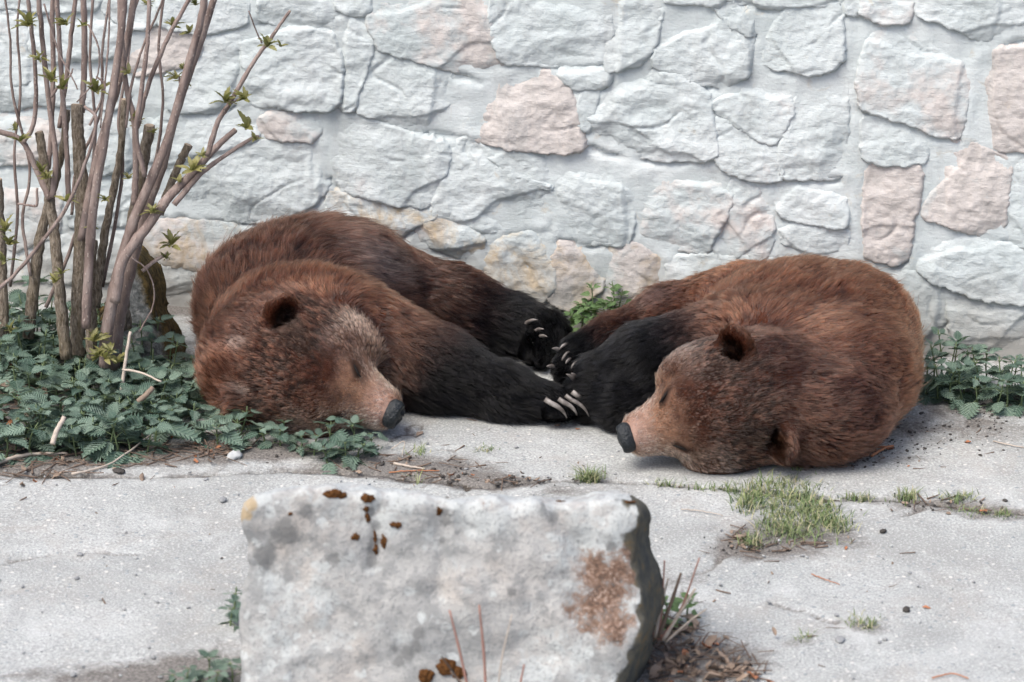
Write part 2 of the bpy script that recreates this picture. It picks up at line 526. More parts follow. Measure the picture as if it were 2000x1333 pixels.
# mortar body: a thick slab with an uneven face, raked out under the stones' lower edges
us = np.arange(uL - 1.25, uR + 1.3, .0105)
vs = np.arange(-.16, 1.42, .0105)
U, Vv = np.meshgrid(us, vs, indexing='ij')
U, Vv = U.ravel(), Vv.ravel()
P2 = np.stack([U, Vv], -1)
P3n = np.stack([U, Vv, np.zeros_like(U)], -1)
hm = mortar_h(U, Vv)
groove = np.zeros_like(hm)
for si, (poly, bare, yel, proud) in enumerate(stones):
    lo, hi = poly.min(0) - .04, poly.max(0) + .04
    m = (P2[:, 0] > lo[0]) & (P2[:, 0] < hi[0]) & (P2[:, 1] > lo[1]) & (P2[:, 1] < hi[1])
    q = P2[m]
    d = poly_sdf(q, poly) + .006 * perlin(np.c_[q * 30, np.full(len(q), (si + 1) * 3.1)]) + .005 * perlin(np.c_[q * 75, np.full(len(q), (si + 1) * 7.13)]) + .016
    dn = poly_sdf(q + np.array([0, .008]), poly) + .006 * perlin(np.c_[q * 30, np.full(len(q), (si + 1) * 3.1)]) + .016
    below = smoothstep(.002, .007, dn - d)                     # this bit of joint lies under the stone
    g = np.exp(-(d / .007) ** 2) * (.001 + .018 * below * smoothstep(-.15, .25, perlin(np.c_[q * 9, np.full(len(q), si * 1.7)])))
    smear = np.exp(-((d + .005) / .014) ** 2) * (1 - below) * .003
    groove[m] = np.maximum(groove[m], g)
    hm[m] += smear
hm = hm - .0005 - groove
W = wall_world(U, Vv, hm)
Fw = grid_faces(len(us), len(vs))
# box behind the face
nb = len(W)
cu = [us[0], us[-1]]
cv = [vs[0], vs[-1]]
idx = np.arange(nb).reshape(len(us), len(vs))
loop = np.concatenate([idx[:, 0], idx[-1, 1:], idx[-2::-1, -1], idx[0, -2:0:-1]])
back = W[loop] - WNRM * .35
W2 = np.vstack([W, back])
lb = np.arange(nb, nb + len(loop))
nx = np.roll(np.arange(len(loop)), -1)
Fs = np.stack([loop, lb, lb[nx], loop[nx]], -1)
mo = add('mortar', mesh_np('mortar', W2, np.vstack([Fw, Fs]), M_MORTAR), wall_root)
mo.color = (.05, .12, 1, 1)

def stone_mesh(poly, proud, seed, res):
    lo, hi = poly.min(0) - .022, poly.max(0) + .022
    a = np.arange(lo[0], hi[0] + res, res)
    b = np.arange(lo[1], hi[1] + res, res)
    u, v = [c.ravel() for c in np.meshgrid(a, b, indexing='ij')]
    q = np.stack([u, v], -1)
    s3 = np.full(len(q), seed * 7.13)
    d = poly_sdf(q, poly) + .006 * perlin(np.c_[q * 30, np.full(len(q), seed * 3.1)]) + .005 * perlin(np.c_[q * 75, s3]) + .016
    r = np.random.default_rng(seed)
    c = (lo + hi) / 2
    size = hi - lo
    rel = (q - c) / size
    rim = smoothstep(-.005, .0035, d)
    h = (.0068 + proud * .34) * rim + .0015 * smoothstep(.0, .05, d)
    h += -.013 * (rel[:, 1] + .08) * rim * np.clip(size[1] / .17, .5, 1.3) + r.uniform(-.009, .009) * rel[:, 0]
    # broken facets: a few planes cutting the face, with ledges
    for _ in range(r.integers(2, 5)):
        th = r.uniform(0, 2 * math.pi)
        nrm_ = np.array([math.cos(th), math.sin(th)])
        off = r.uniform(.12, .42)
        s = rel @ nrm_ - off + .10 * perlin(np.c_[q * 9, s3 + _])
        h -= np.maximum(s, 0) * r.uniform(.02, .07) * min(size) / .2 + .005 * smoothstep(0, .02, s) * (r.random() < .6)
    f = fbm(np.c_[q * np.array([6, 11]), s3], 4)
    led = np.floor(f * 3.2) / 3.2
    h += (.0035 * f + .0035 * led) * smoothstep(0, .02, d) * r.uniform(.5, 1.5)
    h += .0022 * fbm(np.c_[q * 45, s3], 3) + .0012 * perlin(np.c_[q * 130, s3])
    h -= .006 * np.exp(-(perlin(np.c_[q * np.array([5, 8]), s3 + 9]) / .028) ** 2) * smoothstep(.1, .4, perlin(np.c_[q * 6, s3 + 20]))
    n_ = np.where(d > -.007, np.maximum(h, -.03 + 0 * h), -.035)
    n_ = np.where(d > -.007, n_ + mortar_h(u, v) * .5 - .006 * (1 - smoothstep(-.007, .004, d)), -.045)
    V = wall_world(u, v, n_)
    F = grid_faces(len(a), len(b), d > -.008)
    V, F = compact(V, F)
    return V, F

for si, (poly, bare, yel, proud) in enumerate(stones):
    inside = si < len(ST)
    V, F = stone_mesh(poly, proud, si + 1, .0052 if inside else .010)
    o = add('stone', mesh_np('stone', V, F, M_STONE), wall_root)
    o.color = (bare, yel, RNG.random(), 1)

# ------------------------------------------------------------------ ground: soil sheet and worn concrete slabs on it
gz = lambda x, y: .006 * perlin(np.stack([x * .9, y * .9, np.zeros_like(x)], -1)) + .003 * perlin(np.stack([x * 3, y * 3, np.ones_like(x)], -1))
gx = np.concatenate([[-16, -9, -5], np.arange(-2.6, 2.61, .035), [5, 9, 16]])
gy = np.concatenate([[-22, -16, -10, -7, -5], np.arange(-4, 1.3, .035), [3, 7, 14]])
GX, GY = [c.ravel() for c in np.meshgrid(gx, gy, indexing='ij')]
GZ = gz(GX, GY) - .013 + .004 * fbm(np.stack([GX * 8, GY * 8, 0 * GX], -1), 3)
ground = add('ground', mesh_np('ground', np.stack([GX, GY, GZ], -1), grid_faces(len(gx), len(gy)), M_SOIL))
tag(ground, kind='structure')

G2 = lambda pts: np.array([at_z(*p)[:2] for p in pts])
# the joint that runs across the paving, and the one between the two front slabs
joint = G2([(-700, 905), (-200, 915), (0, 922), (300, 930), (560, 918), (740, 925), (860, 938), (960, 950), (1010, 940), (1150, 936), (1250, 942), (1440, 954), (1600, 970), (1750, 972), (1900, 990), (2100, 1010), (2800, 1040)])
top, bot = 1.2, -4.2
backp = np.vstack([joint, [[4, joint[-1][1]], [4, top], [-4, top], [-4, joint[0][1]]]])
frontp = np.vstack([[[-4, joint[0][1]]], joint, [[4, joint[-1][1]], [4, bot], [-4, bot]]])
dirts = [  # picture position, radius (m) along x and y, amount
 ((230, 880), .40, .10, 1.0), ((60, 900), .30, .09, 1.0), ((430, 885), .22, .08, .85), ((840, 915), .20, .10, .9), ((700, 905), .16, .08, .7), ((960, 940), .12, .05, .8),
 ((1540, 1050), .19, .14, .95), ((1450, 1075), .09, .08, .7), ((1850, 830), .34, .12, .75), ((1700, 890), .22, .07, .5), ((1950, 780), .3, .1, .8), ((1840, 985), .16, .05, .75),
 ((1960, 1010), .12, .05, .6), ((1700, 1225), .07, .05, .6), ((1570, 1250), .05, .04, .5), ((1350, 1290), .2, .16, 1.0), ((340, 605), .25, .06, .9), ((1160, 640), .2, .08, .9),
 ((1330, 1130), .07, .1, .5), ((430, 1300), .2, .12, .8), ((330, 1330), .3, .08, .7), ((100, 1310), .3, .06, .45), ((1100, 960), .2, .04, .5), ((140, 700), .4, .3, 1.0), ((1600, 905), .16, .05, .5), ((1180, 470), .2, .05, .4),
 ((560, 880), .12, .06, .6), ((0, 820), .3, .2, .9)]
def slab(poly, seed, lift):
    res = .0125
    x = np.arange(-2.1, 2.1, res)
    y = np.arange(-3.3, .55, res)
    X, Y = [c.ravel() for c in np.meshgrid(x, y, indexing='ij')]
    q = np.stack([X, Y], -1)
    d = poly_sdf(q, poly)
    p3 = np.c_[q, np.zeros(len(q))]
    d = d + .011 * fbm(p3 * 9 + 3, 4) - .001 + .007 * perlin(p3 * 2.3 + 9)
    z = gz(X, Y) + lift + .002 * fbm(p3 * 12, 4)
    z -= .006 * (1 - smoothstep(0, .04, d + .02 * perlin(p3 * 11)))
    # hairline cracks and shallow broken-out patches
    cr = np.exp(-(fbm(p3 * 1.6 + seed, 4) / .016) ** 2) * smoothstep(.05, .25, perlin(p3 * 1.3 + 40))
    for pts in ([(1475, 1072), (1432, 1080), (1395, 1104), (1352, 1128), (1334, 1165), (1306, 1212)], [(1655, 1035), (1700, 1020), (1742, 1012), (1800, 992)], [(640, 1010), (520, 1060), (430, 1052), (300, 1085), (150, 1075), (-40, 1110)], [(1330, 1165), (1420, 1190), (1520, 1182), (1640, 1215)]):
        dl = line_dist(q + .02 * np.stack([perlin(p3 * 14), perlin(p3 * 14 + 30)], -1), G2(pts))
        cr = np.maximum(cr, np.exp(-(dl / .0085) ** 2) * smoothstep(-.35, .1, perlin(p3 * 5 + 12)))
    z -= .008 * cr
    z = np.where(d > 0, z, -.06)
    dirt = .75 * np.exp(-np.maximum(d, 0) / .02) + .9 * cr
    for (pp, rx, ry, a) in dirts:
        c = at_z(*pp)[:2]
        dirt += a * np.exp(-(((X - c[0]) / rx) ** 2 + ((Y - c[1]) / ry) ** 2) ** 1.5)
    wd = (np.stack([X, Y], -1) - WA[:2]) @ WNRM[:2]
    dirt += .8 * np.exp(-np.maximum(wd, 0) / .06)
    F = grid_faces(len(x), len(y), d > 0)
    V, F, dirt = compact(np.stack([X, Y, z], -1), F, dirt)
    return V, F, dirt
for k, (poly, lift) in enumerate(((backp, .0), (frontp, -.002))):
    V, F, dirt = slab(poly, k * 5.7, lift)
    o = add('concrete_slab', mesh_np('concrete_slab', V, F, M_CONC, attrs={'dirt': dirt}), ground)
# ------------------------------------------------------------------ surfaces grown from distance fields
class Field:
    def __init__(s, lo, hi, h):
        s.h = h
        s.lo = np.asarray(lo, float)
        s.n = np.ceil((np.asarray(hi) - s.lo) / h).astype(int) + 1
        s.D = np.full(s.n, .3, np.float32)
        s.prims = []
    def pts(s, a, b):
        ax = [s.lo[i] + s.h * np.arange(a[i], b[i]) for i in range(3)]
        return np.stack(np.meshgrid(*ax, indexing='ij'), -1)
    def put(s, fn, box, k, sub=False):
        lo, hi = box
        m = .1 + k
        a = np.maximum(np.floor((lo - m - s.lo) / s.h).astype(int), 0)
        b = np.minimum(np.ceil((hi + m - s.lo) / s.h).astype(int) + 1, s.n)
        if (b <= a).any(): return
        sl = tuple(slice(i, j) for i, j in zip(a, b))
        d = fn(s.pts(a, b)).astype(np.float32)
        D = s.D[sl]
        if sub:
            d = -d
            h = np.clip(.5 + .5 * (D - d) / k, 0, 1)
            s.D[sl] = D * h + d * (1 - h) + k * h * (1 - h)
            h = np.maximum(k - np.abs(D - d), 0) / k
            s.D[sl] = np.maximum(D, d) + h * h * k * .25
        else:
            h = np.maximum(k - np.abs(D - d), 0) / k
            s.D[sl] = np.minimum(D, d) - h * h * k * .25
    def mesh(s):
        D, h = s.D, s.h
        ins = D < 0
        nx, ny, nz = D.shape
        c = np.zeros((nx - 1, ny - 1, nz - 1), np.int8)
        for dx in (0, 1):
            for dy in (0, 1):
                for dz in (0, 1):
                    c += ins[dx:nx - 1 + dx, dy:ny - 1 + dy, dz:nz - 1 + dz]
        act = (c > 0) & (c < 8)
        I = np.argwhere(act)
        vid = np.full(act.shape, -1, np.int64)
        vid[act] = np.arange(len(I))
        acc = np.zeros((len(I), 3))
        cnt = np.zeros(len(I))
        cor = [(x, y, z) for x in (0, 1) for y in (0, 1) for z in (0, 1)]
        for a in cor:
            for ax in range(3):
                if a[ax]: continue
                b = list(a); b[ax] = 1
                da = D[I[:, 0] + a[0], I[:, 1] + a[1], I[:, 2] + a[2]]
                db = D[I[:, 0] + b[0], I[:, 1] + b[1], I[:, 2] + b[2]]
                m = (da < 0) != (db < 0)
                t = np.where(m, da / np.where(m, da - db, 1), 0)
                p = np.array(a, float)[None] + t[:, None] * (np.array(b) - np.array(a))
                acc += p * m[:, None]
                cnt += m
        V = s.lo + h * (I + acc / cnt[:, None])
        F = []
        for ax in range(3):
            o1, o2 = [(1, 2), (2, 0), (0, 1)][ax]
            A = [slice(None)] * 3; B = [slice(None)] * 3
            A[ax] = slice(0, -1); B[ax] = slice(1, None)
            ea, eb = ins[tuple(A)], ins[tuple(B)]
            for flip in (0, 1):
                e = np.argwhere((ea & ~eb) if not flip else (~ea & eb))
                e = e[(e[:, o1] > 0) & (e[:, o2] > 0) & (e[:, o1] < D.shape[o1] - 1) & (e[:, o2] < D.shape[o2] - 1)]
                q = []
                for (i, j) in ((0, 0), (1, 0), (1, 1), (0, 1)):
                    k = e.copy()
                    k[:, o1] -= 1 - i
                    k[:, o2] -= 1 - j
                    q.append(vid[k[:, 0], k[:, 1], k[:, 2]])
                q = np.stack(q, -1)
                F.append(q[:, ::-1] if flip else q)
        return V, np.vstack(F)

def relax(V, F, it=2, lam=.5):
    e = np.vstack([F[:, [0, 1]], F[:, [1, 2]], F[:, [2, 3]], F[:, [3, 0]]])
    e = np.vstack([e, e[:, ::-1]])
    cnt = np.bincount(e[:, 0], minlength=len(V))[:, None]
    for _ in range(it):
        a = np.stack([np.bincount(e[:, 0], weights=V[e[:, 1], k], minlength=len(V)) for k in range(3)], -1) / np.maximum(cnt, 1)
        V = V + lam * (a - V)
    return V

def normals(V, F):
    n = np.cross(V[F[:, 2]] - V[F[:, 0]], V[F[:, 3]] - V[F[:, 1]])
    N = np.zeros_like(V)
    for k in range(4):
        for c in range(3):
            N[:, c] += np.bincount(F[:, k], weights=n[:, c], minlength=len(V))
    return norm(N)

def sd_cone(a, b, ra, rb):
    a, b = np.asarray(a, float), np.asarray(b, float)
    e = b - a
    ee = e @ e
    def f(p):
        w = p - a
        t = np.clip((w @ e) / ee, 0, 1)
        q = w - t[..., None] * e
        return np.sqrt((q * q).sum(-1)) - (ra + (rb - ra) * t)
    r = max(ra, rb)
    return f, (np.minimum(a, b) - r, np.maximum(a, b) + r)

def sd_ell(c, r, R=None):
    c, r = np.asarray(c, float), np.asarray(r, float)
    R = np.eye(3) if R is None else R            # columns: local axes in world
    def f(p):
        q = (p - c) @ R
        k0 = np.sqrt(((q / r) ** 2).sum(-1))
        k1 = np.sqrt(((q / r ** 2) ** 2).sum(-1)) + 1e-6
        return k0 * (k0 - 1) / k1
    m = r.max()
    return f, (c - m, c + m)
# ------------------------------------------------------------------ the two bears
CLAY = False
B_BROWN = np.array([.062, .0222, .0118])
B_RED = np.array([.130, .044, .0200])
B_DARK = np.array([.0030, .0032, .0042])
B_TAN = np.array([.44, .265, .175])
B_PALE = np.array([.36, .25, .185])
B_DEEP = np.array([.030, .017, .012])

class Bear:
    def __init__(s, lo, hi, h=.0075):
        s.f = Field(lo, hi, h)
        s.P = []                     # (distance, flow direction, hair length, colour, weight)
    def cone(s, a, b, ra, rb, k=.05, flow=None, L=.045, col=B_BROWN):
        fn, box = sd_cone(a, b, ra, rb)
        s.f.put(fn, box, k)
        a_, e_ = np.asarray(a, float), np.asarray(b, float) - a
        if isinstance(col, tuple):
            cf = lambda p: col[0] + (col[1] - col[0]) * np.clip((p - a_) @ e_ / (e_ @ e_), 0, 1)[:, None]
        else:
            cf = lambda p: col
        s.P.append((fn, norm(e_) if flow is None else norm(np.asarray(flow, float)), L, cf))
    def ell(s, c, r, flow, R=None, k=.05, L=.045, col=B_BROWN):
        fn, box = sd_ell(c, r, R)
        s.f.put(fn, box, k)
        s.P.append((fn, norm(np.asarray(flow, float)), L, lambda p: col))
    def chain(s, pts, rads, k=.05, L=.04, cols=None, flow=None):
        for i in range(len(pts) - 1):
            s.cone(pts[i], pts[i + 1], rads[i], rads[i + 1], k, flow, L, (np.asarray(cols[i]), np.asarray(cols[i + 1])))
    def paw(s, wrist, tips, r_toe, L=.018, col=B_DARK):
        for t_ in tips:
            w = np.asarray(wrist) + (np.asarray(t_) - wrist) * .35
            s.cone(w, t_, r_toe * 1.25, r_toe, .012, None, L, col)

def head_frame(nose_px, head_px, roll, Y, z, toward=.0):
    """head axes from where the nose and the middle of the skull show; roll turns the crown about the nose axis"""
    c = xz(head_px[0], Y, z)
    d = np.array([nose_px[0] - head_px[0], head_px[1] - nose_px[1]], float)
    d /= np.linalg.norm(d)
    F = d[0] * CR + d[1] * CU + toward * CN
    F = norm(F)
    U = norm(CN - (CN @ F) * F)
    S = np.cross(U, F)
    if S @ CU < 0: S = -S
    U2 = U * math.cos(roll) + S * math.sin(roll)
    S2 = S * math.cos(roll) - U * math.sin(roll)
    return c, F, S2, U2

def bear_head(b, c, F, S, U, sc=1.0, ear_f=(-.055, -.055), ear_s=(.118, .118), ear_r=(1, 1), L=1.0):
    b.h0 = len(b.P)
    R = np.stack([F, S, U], -1)
    w = lambda f, s_, u: c + sc * (f * F + s_ * S + u * U)
    back = -F
    b.ell(w(0, 0, 0), np.array([.165, .155, .135]) * sc, back, R, .04, .020 * L, B_BROWN)
    b.ell(w(-.09, 0, -.03), np.array([.15, .165, .14]) * sc, back, R, .06, .03 * L, B_BROWN)
    for sg in (1, -1):
        b.ell(w(.05, .098 * sg, -.035), np.array([.105, .075, .09]) * sc, norm(back + sg * S * .5), R, .05, .019 * L, B_BROWN)
        b.ell(w(.105, .052 * sg, .058), np.array([.06, .042, .035]) * sc, norm(back + U * .3), R, .04, .012 * L, B_BROWN)
    b.ell(w(.06, 0, .075), np.array([.10, .08, .055]) * sc, back, R, .05, .014 * L, B_BROWN)
    # muzzle: broad, square, flat on top
    b.cone(w(.12, 0, .02), w(.238, 0, .006), .074 * sc, .043 * sc, .04, norm(back + U * .12), .018, B_TAN)
    for sg in (1, -1):
        b.cone(w(.15, .028 * sg, -.012), w(.234, .018 * sg, -.014), .052 * sc, .037 * sc, .03, norm(back + sg * S * .15), .016, B_TAN)
    b.cone(w(.11, 0, -.06), w(.228, 0, -.05), .055 * sc, .032 * sc, .03, back, .009, B_PALE * .8)
    ears = []
    for sg, ef, es, er in zip((1, -1), ear_f, ear_s, ear_r):
        out = 1
        base = w(ef, es * sg, .06)
        ax = norm(S * sg * .80 + U * .50 * out - F * .10)          # the way the ear points
        nf = norm(F * .72 + U * .45 * out - S * sg * .30)          # what its hollow faces
        nf = norm(nf - (nf @ ax) * ax)
        t3 = np.cross(ax, nf)
        Re = np.stack([ax, t3, nf], -1)
        ec = base + ax * .034 * sc
        b.ell(ec, np.array([.058, .053, .026]) * sc * er, ax, Re, .020, .023, B_BROWN)
        fn, box = sd_ell(ec + nf * .026 * sc - ax * .004, np.array([.036, .029, .009]) * sc * er, Re)
        if er > .8: b.f.put(fn, box, .012, True)
        ears.append((ec, ax, nf))
    return w, ears

def mat_skin():
    t = NT('bear_hide')
    return t.fin(t.mix(1.0, t.attr('tint', 'Color'), (.45, .42, .42), 'MULTIPLY'), .9, None, .1)
def mat_fur():
    t = NT('bear_fur')
    t.t.nodes.remove(t.b)
    h = t.n('BsdfHairPrincipled')
    h.parametrization = 'COLOR'
    ic = t.n('HairInfo').outputs['Intercept']
    col = t.attr('tint', 'Color')
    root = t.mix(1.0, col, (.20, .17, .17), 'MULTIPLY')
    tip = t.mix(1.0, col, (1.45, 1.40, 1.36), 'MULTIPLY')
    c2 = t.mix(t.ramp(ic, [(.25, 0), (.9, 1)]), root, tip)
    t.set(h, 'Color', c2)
    t.set(h, 'Roughness', .22)
    lum = t.n('RGBToBW', ins={'Color': col}).outputs[0]
    t.set(h, 'IOR', t.math('ADD', 1.24, t.math('MULTIPLY', t.ramp(lum, [(.004, 0), (.03, 1)]), .25)))       # the black leg hair is duller
    t.set(h, 'Radial Roughness', .4)
    t.set(h, 'Random Roughness', .2)
    t.t.links.new(h.outputs[0], t.out.inputs['Surface'])
    return t.m
def mat_simple(name, col, rough, spec=.4, scale=60, amt=.35, bump=.3):
    t = NT(name)
    n = t.noise(scale, 4, .6)
    c = t.mix(n, tuple(np.array(col) * (1 - amt)), tuple(np.minimum(np.array(col) * (1 + amt), 1)))
    return t.fin(c, rough, t.bump(n, bump, .004), spec)
def mat_claw():
    t = NT('horn')
    n = t.noise(40, 4, .6)
    return t.fin(t.ramp(n, [(.3, (.055, .046, .04)), (.5, (.135, .118, .105)), (.72, (.29, .265, .24))]), .38, t.bump(n, .15, .002), .45)
M_SKIN, M_FUR, M_CLAW = mat_skin(), mat_fur(), mat_claw()
M_NOSE = mat_simple('nose_leather', (.009, .012, .014), .38, .4, 160, .5, 1.0)
M_EYE = mat_simple('eyelid_skin', (.010, .008, .007), .75, .15)
if CLAY:
    M_SKIN = NT('clay').fin((.4, .3, .25, 1), .9)

def fur(b, name, V, F, N, tint_fn, len_fn, parent, seed, clump=20, flow_fn=None):
    rng = np.random.default_rng(seed)
    nr = normals(V, F)
    fl = np.zeros_like(V); Lw = np.zeros(len(V)); cw = np.zeros_like(V); sw = np.zeros(len(V))
    for fn, fd, L, col in b.P:
        w = np.exp(-np.maximum(np.abs(fn(V)), 0) / .016) + 1e-12
        fl += w[:, None] * fd; Lw += w * L; cw += w[:, None] * col(V); sw += w
    Lw /= sw; cw /= sw[:, None]
    if flow_fn: fl = flow_fn(V, fl)
    hide = np.clip(tint_fn(V, nr, cw.copy()), .003, .8)
    at = parent.data.attributes.new('tint', 'FLOAT_COLOR', 'POINT')
    at.data.foreach_set('color', np.hstack([hide, np.ones((len(V), 1))]).astype(np.float32).ravel())
    T = np.vstack([F[:, [0, 1, 2]], F[:, [0, 2, 3]]])
    A = np.linalg.norm(np.cross(V[T[:, 1]] - V[T[:, 0]], V[T[:, 2]] - V[T[:, 0]]), axis=1)
    cen = V[T].mean(1)
    nt = nr[T].mean(1)
    dens = 1 / np.clip(Lw[T].mean(1) / .04, .11, 1.2)          # short hair grows denser
    dens *= np.where((cen[:, 2] < .012) & (nt[:, 2] < -.3), 0, 1)
    dens *= np.where(nt @ CN < -.35, .35, 1)
    p = A * dens
    ti = rng.choice(len(T), N, p=p / p.sum())
    r1, r2_ = np.sqrt(rng.random(N)), rng.random(N)
    bc = np.stack([1 - r1, r1 * (1 - r2_), r1 * r2_], -1)
    tri = T[ti]
    mixv = lambda a: (a[tri] * (bc[..., None] if a.ndim > 1 else bc)).sum(1)
    P = mixv(V); n = norm(mixv(nr)); f = mixv(fl); L = mixv(Lw); c = mixv(cw)
    L = L * len_fn(P, n) * .68
    # the lie of the coat, ruffled by slow and quick noise
    f = norm(f - (f * n).sum(1)[:, None] * n)
    side = np.cross(n, f)
    ruf = .55 * perlin(P * 7 + seed) + .38 * perlin(P * 26 + seed)
    f = norm(f + ruf[:, None] * side + rng.normal(size=(N, 1)) * .14 * side)
    lift0 = .40 + .28 * perlin(P * 17 + 50) + .12 * perlin(P * 55) + rng.normal(size=N) * .12
    lift0 = np.clip(lift0, .12, 1.25)
    L = L * np.clip(1 + rng.normal(size=N) * .26, .3, 1.7)
    L = L * np.where(rng.random(N) < .05, 1.75, 1.0)          # long guard hairs
    K = 5
    X = np.zeros((N, K, 3)); X[:, 0] = P - n * .002
    for k in range(1, K):
        s_ = (k - .5) / (K - 1)
        a = lift0 * (1.15 - .75 * s_)
        d = f * np.cos(a)[:, None] + n * np.sin(a)[:, None] + np.array([0, 0, -.22 * s_])
        X[:, k] = X[:, k - 1] + norm(d) * (L / (K - 1))[:, None]
    # locks: tips drawn towards a guide hair
    G = max(N // clump, 10)
    gi = rng.choice(N, G, replace=False)
    kd = KDTree(G)
    for i, g in enumerate(gi): kd.insert(P[g], i)
    kd.balance()
    near = np.array([kd.find(q)[1] for q in P])
    g = gi[near]
    off = (P - P[g])
    ok = (np.linalg.norm(off, axis=1) < .016) & ((n * n[g]).sum(1) > .3)
    cl = np.clip(.40 + .5 * perlin(P * 15 + 9), .0, .8) * ok
    for k in range(1, K):
        s_ = (k / (K - 1)) ** 1.3
        tgt = X[g, k]
        X[:, k] += (cl * s_)[:, None] * (tgt - X[:, k])
    X[..., 2] = np.maximum(X[..., 2], gz(X[..., 0].ravel(), X[..., 1].ravel()).reshape(X[..., 2].shape) + .003)
    tone = np.exp(.34 * rng.normal(size=G))[near] * np.exp(.42 * rng.normal(size=N))
    c = tint_fn(P, n, c) * np.clip(tone * np.exp(.30 * perlin(P * 21 + 3) + .30 * perlin(P * 70 + 3)), .3, 2.2)[:, None]
    c = np.clip(c, .004, .8)
    cu = bpy.data.hair_curves.new(name)
    cu.add_curves([K] * N)
    cu.attributes['position'].data.foreach_set('vector', X.astype(np.float32).ravel())
    ra = cu.attributes.new('radius', 'FLOAT', 'POINT')
    base = np.clip(L / .03, .5, 1.0) * .00050
    prof = np.array([1, 1, .85, .6, .12])
    ra.data.foreach_set('value', (base[:, None] * prof[None]).astype(np.float32).ravel())
    ca = cu.attributes.new('tint', 'FLOAT_COLOR', 'CURVE')
    ca.data.foreach_set('color', np.hstack([c, np.ones((N, 1))]).astype(np.float32).ravel())
    cu.materials.append(M_FUR)
    return add(name, cu, parent)

def cast(bvh, px, py):
    h = bvh.ray_cast(Vector(CAM), Vector(ray(px, py)).normalized())
    return (np.array(h[0]), np.array(h[1])) if h[0] is not None else (at_z(px, py), np.array([0, 0, 1.0]))

def blob(c, axes, R, noise_=.06, n=20, flat=None):
    """a lumpy closed ellipsoid"""
    V, F = [], []
    for i in range(n + 1):
        th = math.pi * i / n
        for j in range(2 * n):
            ph = math.pi * j / n
            V.append((math.sin(th) * math.cos(ph), math.sin(th) * math.sin(ph), math.cos(th)))
    V = np.array(V)
    for i in range(n):
        for j in range(2 * n):
            a, b_ = i * 2 * n + j, i * 2 * n + (j + 1) % (2 * n)
            F.append((a, a + 2 * n, b_ + 2 * n, b_))
    r = 1 + noise_ * perlin(V * 2.3 + 7)
    V = (V * r[:, None]) * np.asarray(axes)
    return np.asarray(c) + V @ np.asarray(R).T, F

def bear_nose(c, F, S, U, sc, parent):
    """broad leather pad with two comma-shaped nostrils"""
    R = np.stack([F, S, U], -1)
    V, Fc = blob((0, 0, 0), (.033, .038, .034), np.eye(3), .04, 28)
    # flatten the front, cut nostrils
    V[:, 0] = np.where(V[:, 0] > .016, .016 + (V[:, 0] - .016) * .5, V[:, 0])
    V[:, 1] *= 1 + .25 * np.clip(V[:, 2] / .03, -1, 1)
    for sg in (1, -1):
        d = np.sqrt(((V[:, 1] - .015 * sg) / .009) ** 2 + ((V[:, 2] + .002) / .012) ** 2)
        V[:, 0] -= .018 * np.exp(-d ** 2) * (V[:, 0] > 0)
    V[:, 0] -= .004 * np.exp(-(V[:, 1] / .0025) ** 2) * (V[:, 0] > 0) * (V[:, 2] < .01)
    V += .0005 * perlin(V * 420)[:, None] * norm(V)
    return add('nose', mesh_np('nose', c + (V @ R.T) * sc, Fc, M_NOSE), parent)

def bear_eye(p, F, S, U, sg, parent, sc=1.0):
    """closed lid: a dark slanting seam with a fold above"""
    J = Join()
    s_ = np.linspace(-1, 1, 9)
    pts = np.array([p + (.021 * t * norm(F * .75 - S * sg * .55) + U * (.003 - .006 * t * t)) * sc for t in s_])
    J.add(*tube_np(pts, (.0032 * sc) * np.sqrt(1.05 - s_ ** 2), 8))
    return add('eyelid', J.mesh('eyelid', M_EYE), parent)

# ---- the bear by the shrub
b = Bear((-.98, -1.02, -.03), (.28, .28, .56))
LB_back = norm(np.array([.35, .55, .25]))
b.ell(xz(635, -.13, .20), (.245, .21, .195), (.8, .3, -.2), k=.08, L=.060, col=B_BROWN)
b.ell(xz(528, -.25, .19), (.195, .23, .19), (-.1, .9, .4), k=.09, L=.065, col=B_BROWN)
b.ell(xz(590, -.44, .185), (.235, .16, .18), (.3, .55, .6), k=.012, L=.058, col=B_RED)
b.ell(xz(536, -.55, .14), (.175, .17, .15), (-.35, .35, .6), k=.07, L=.045, col=B_BROWN)
b.ell(xz(488, -.57, .14), (.12, .13, .14), (-.5, .3, .6), k=.06, L=.04, col=B_BROWN)
b.ell(xz(770, -.42, .09), (.18, .12, .10), (.9, -.1, -.3), k=.04, L=.035, col=B_DARK)
# hind leg stretched along the wall
b.chain([xz(715, -.09, .175), xz(885, -.08, .118), xz(1000, -.10, .078), xz(1064, -.14, .070)], [.155, .112, .076, .058], .05, .048, [B_BROWN * .9, B_BROWN * .42, B_DARK, B_DARK])
hw = xz(1080, -.15, .08)
b.cone(xz(1068, -.14, .072), xz(1050, -.22, .055), .056, .048, .03, None, .03, B_DARK)
b.paw(xz(1062, -.21, .075), [xz(1046 + dx, -.275, z_) for dx, z_ in ((-8, .118), (4, .095), (9, .07), (8, .045))], .017)
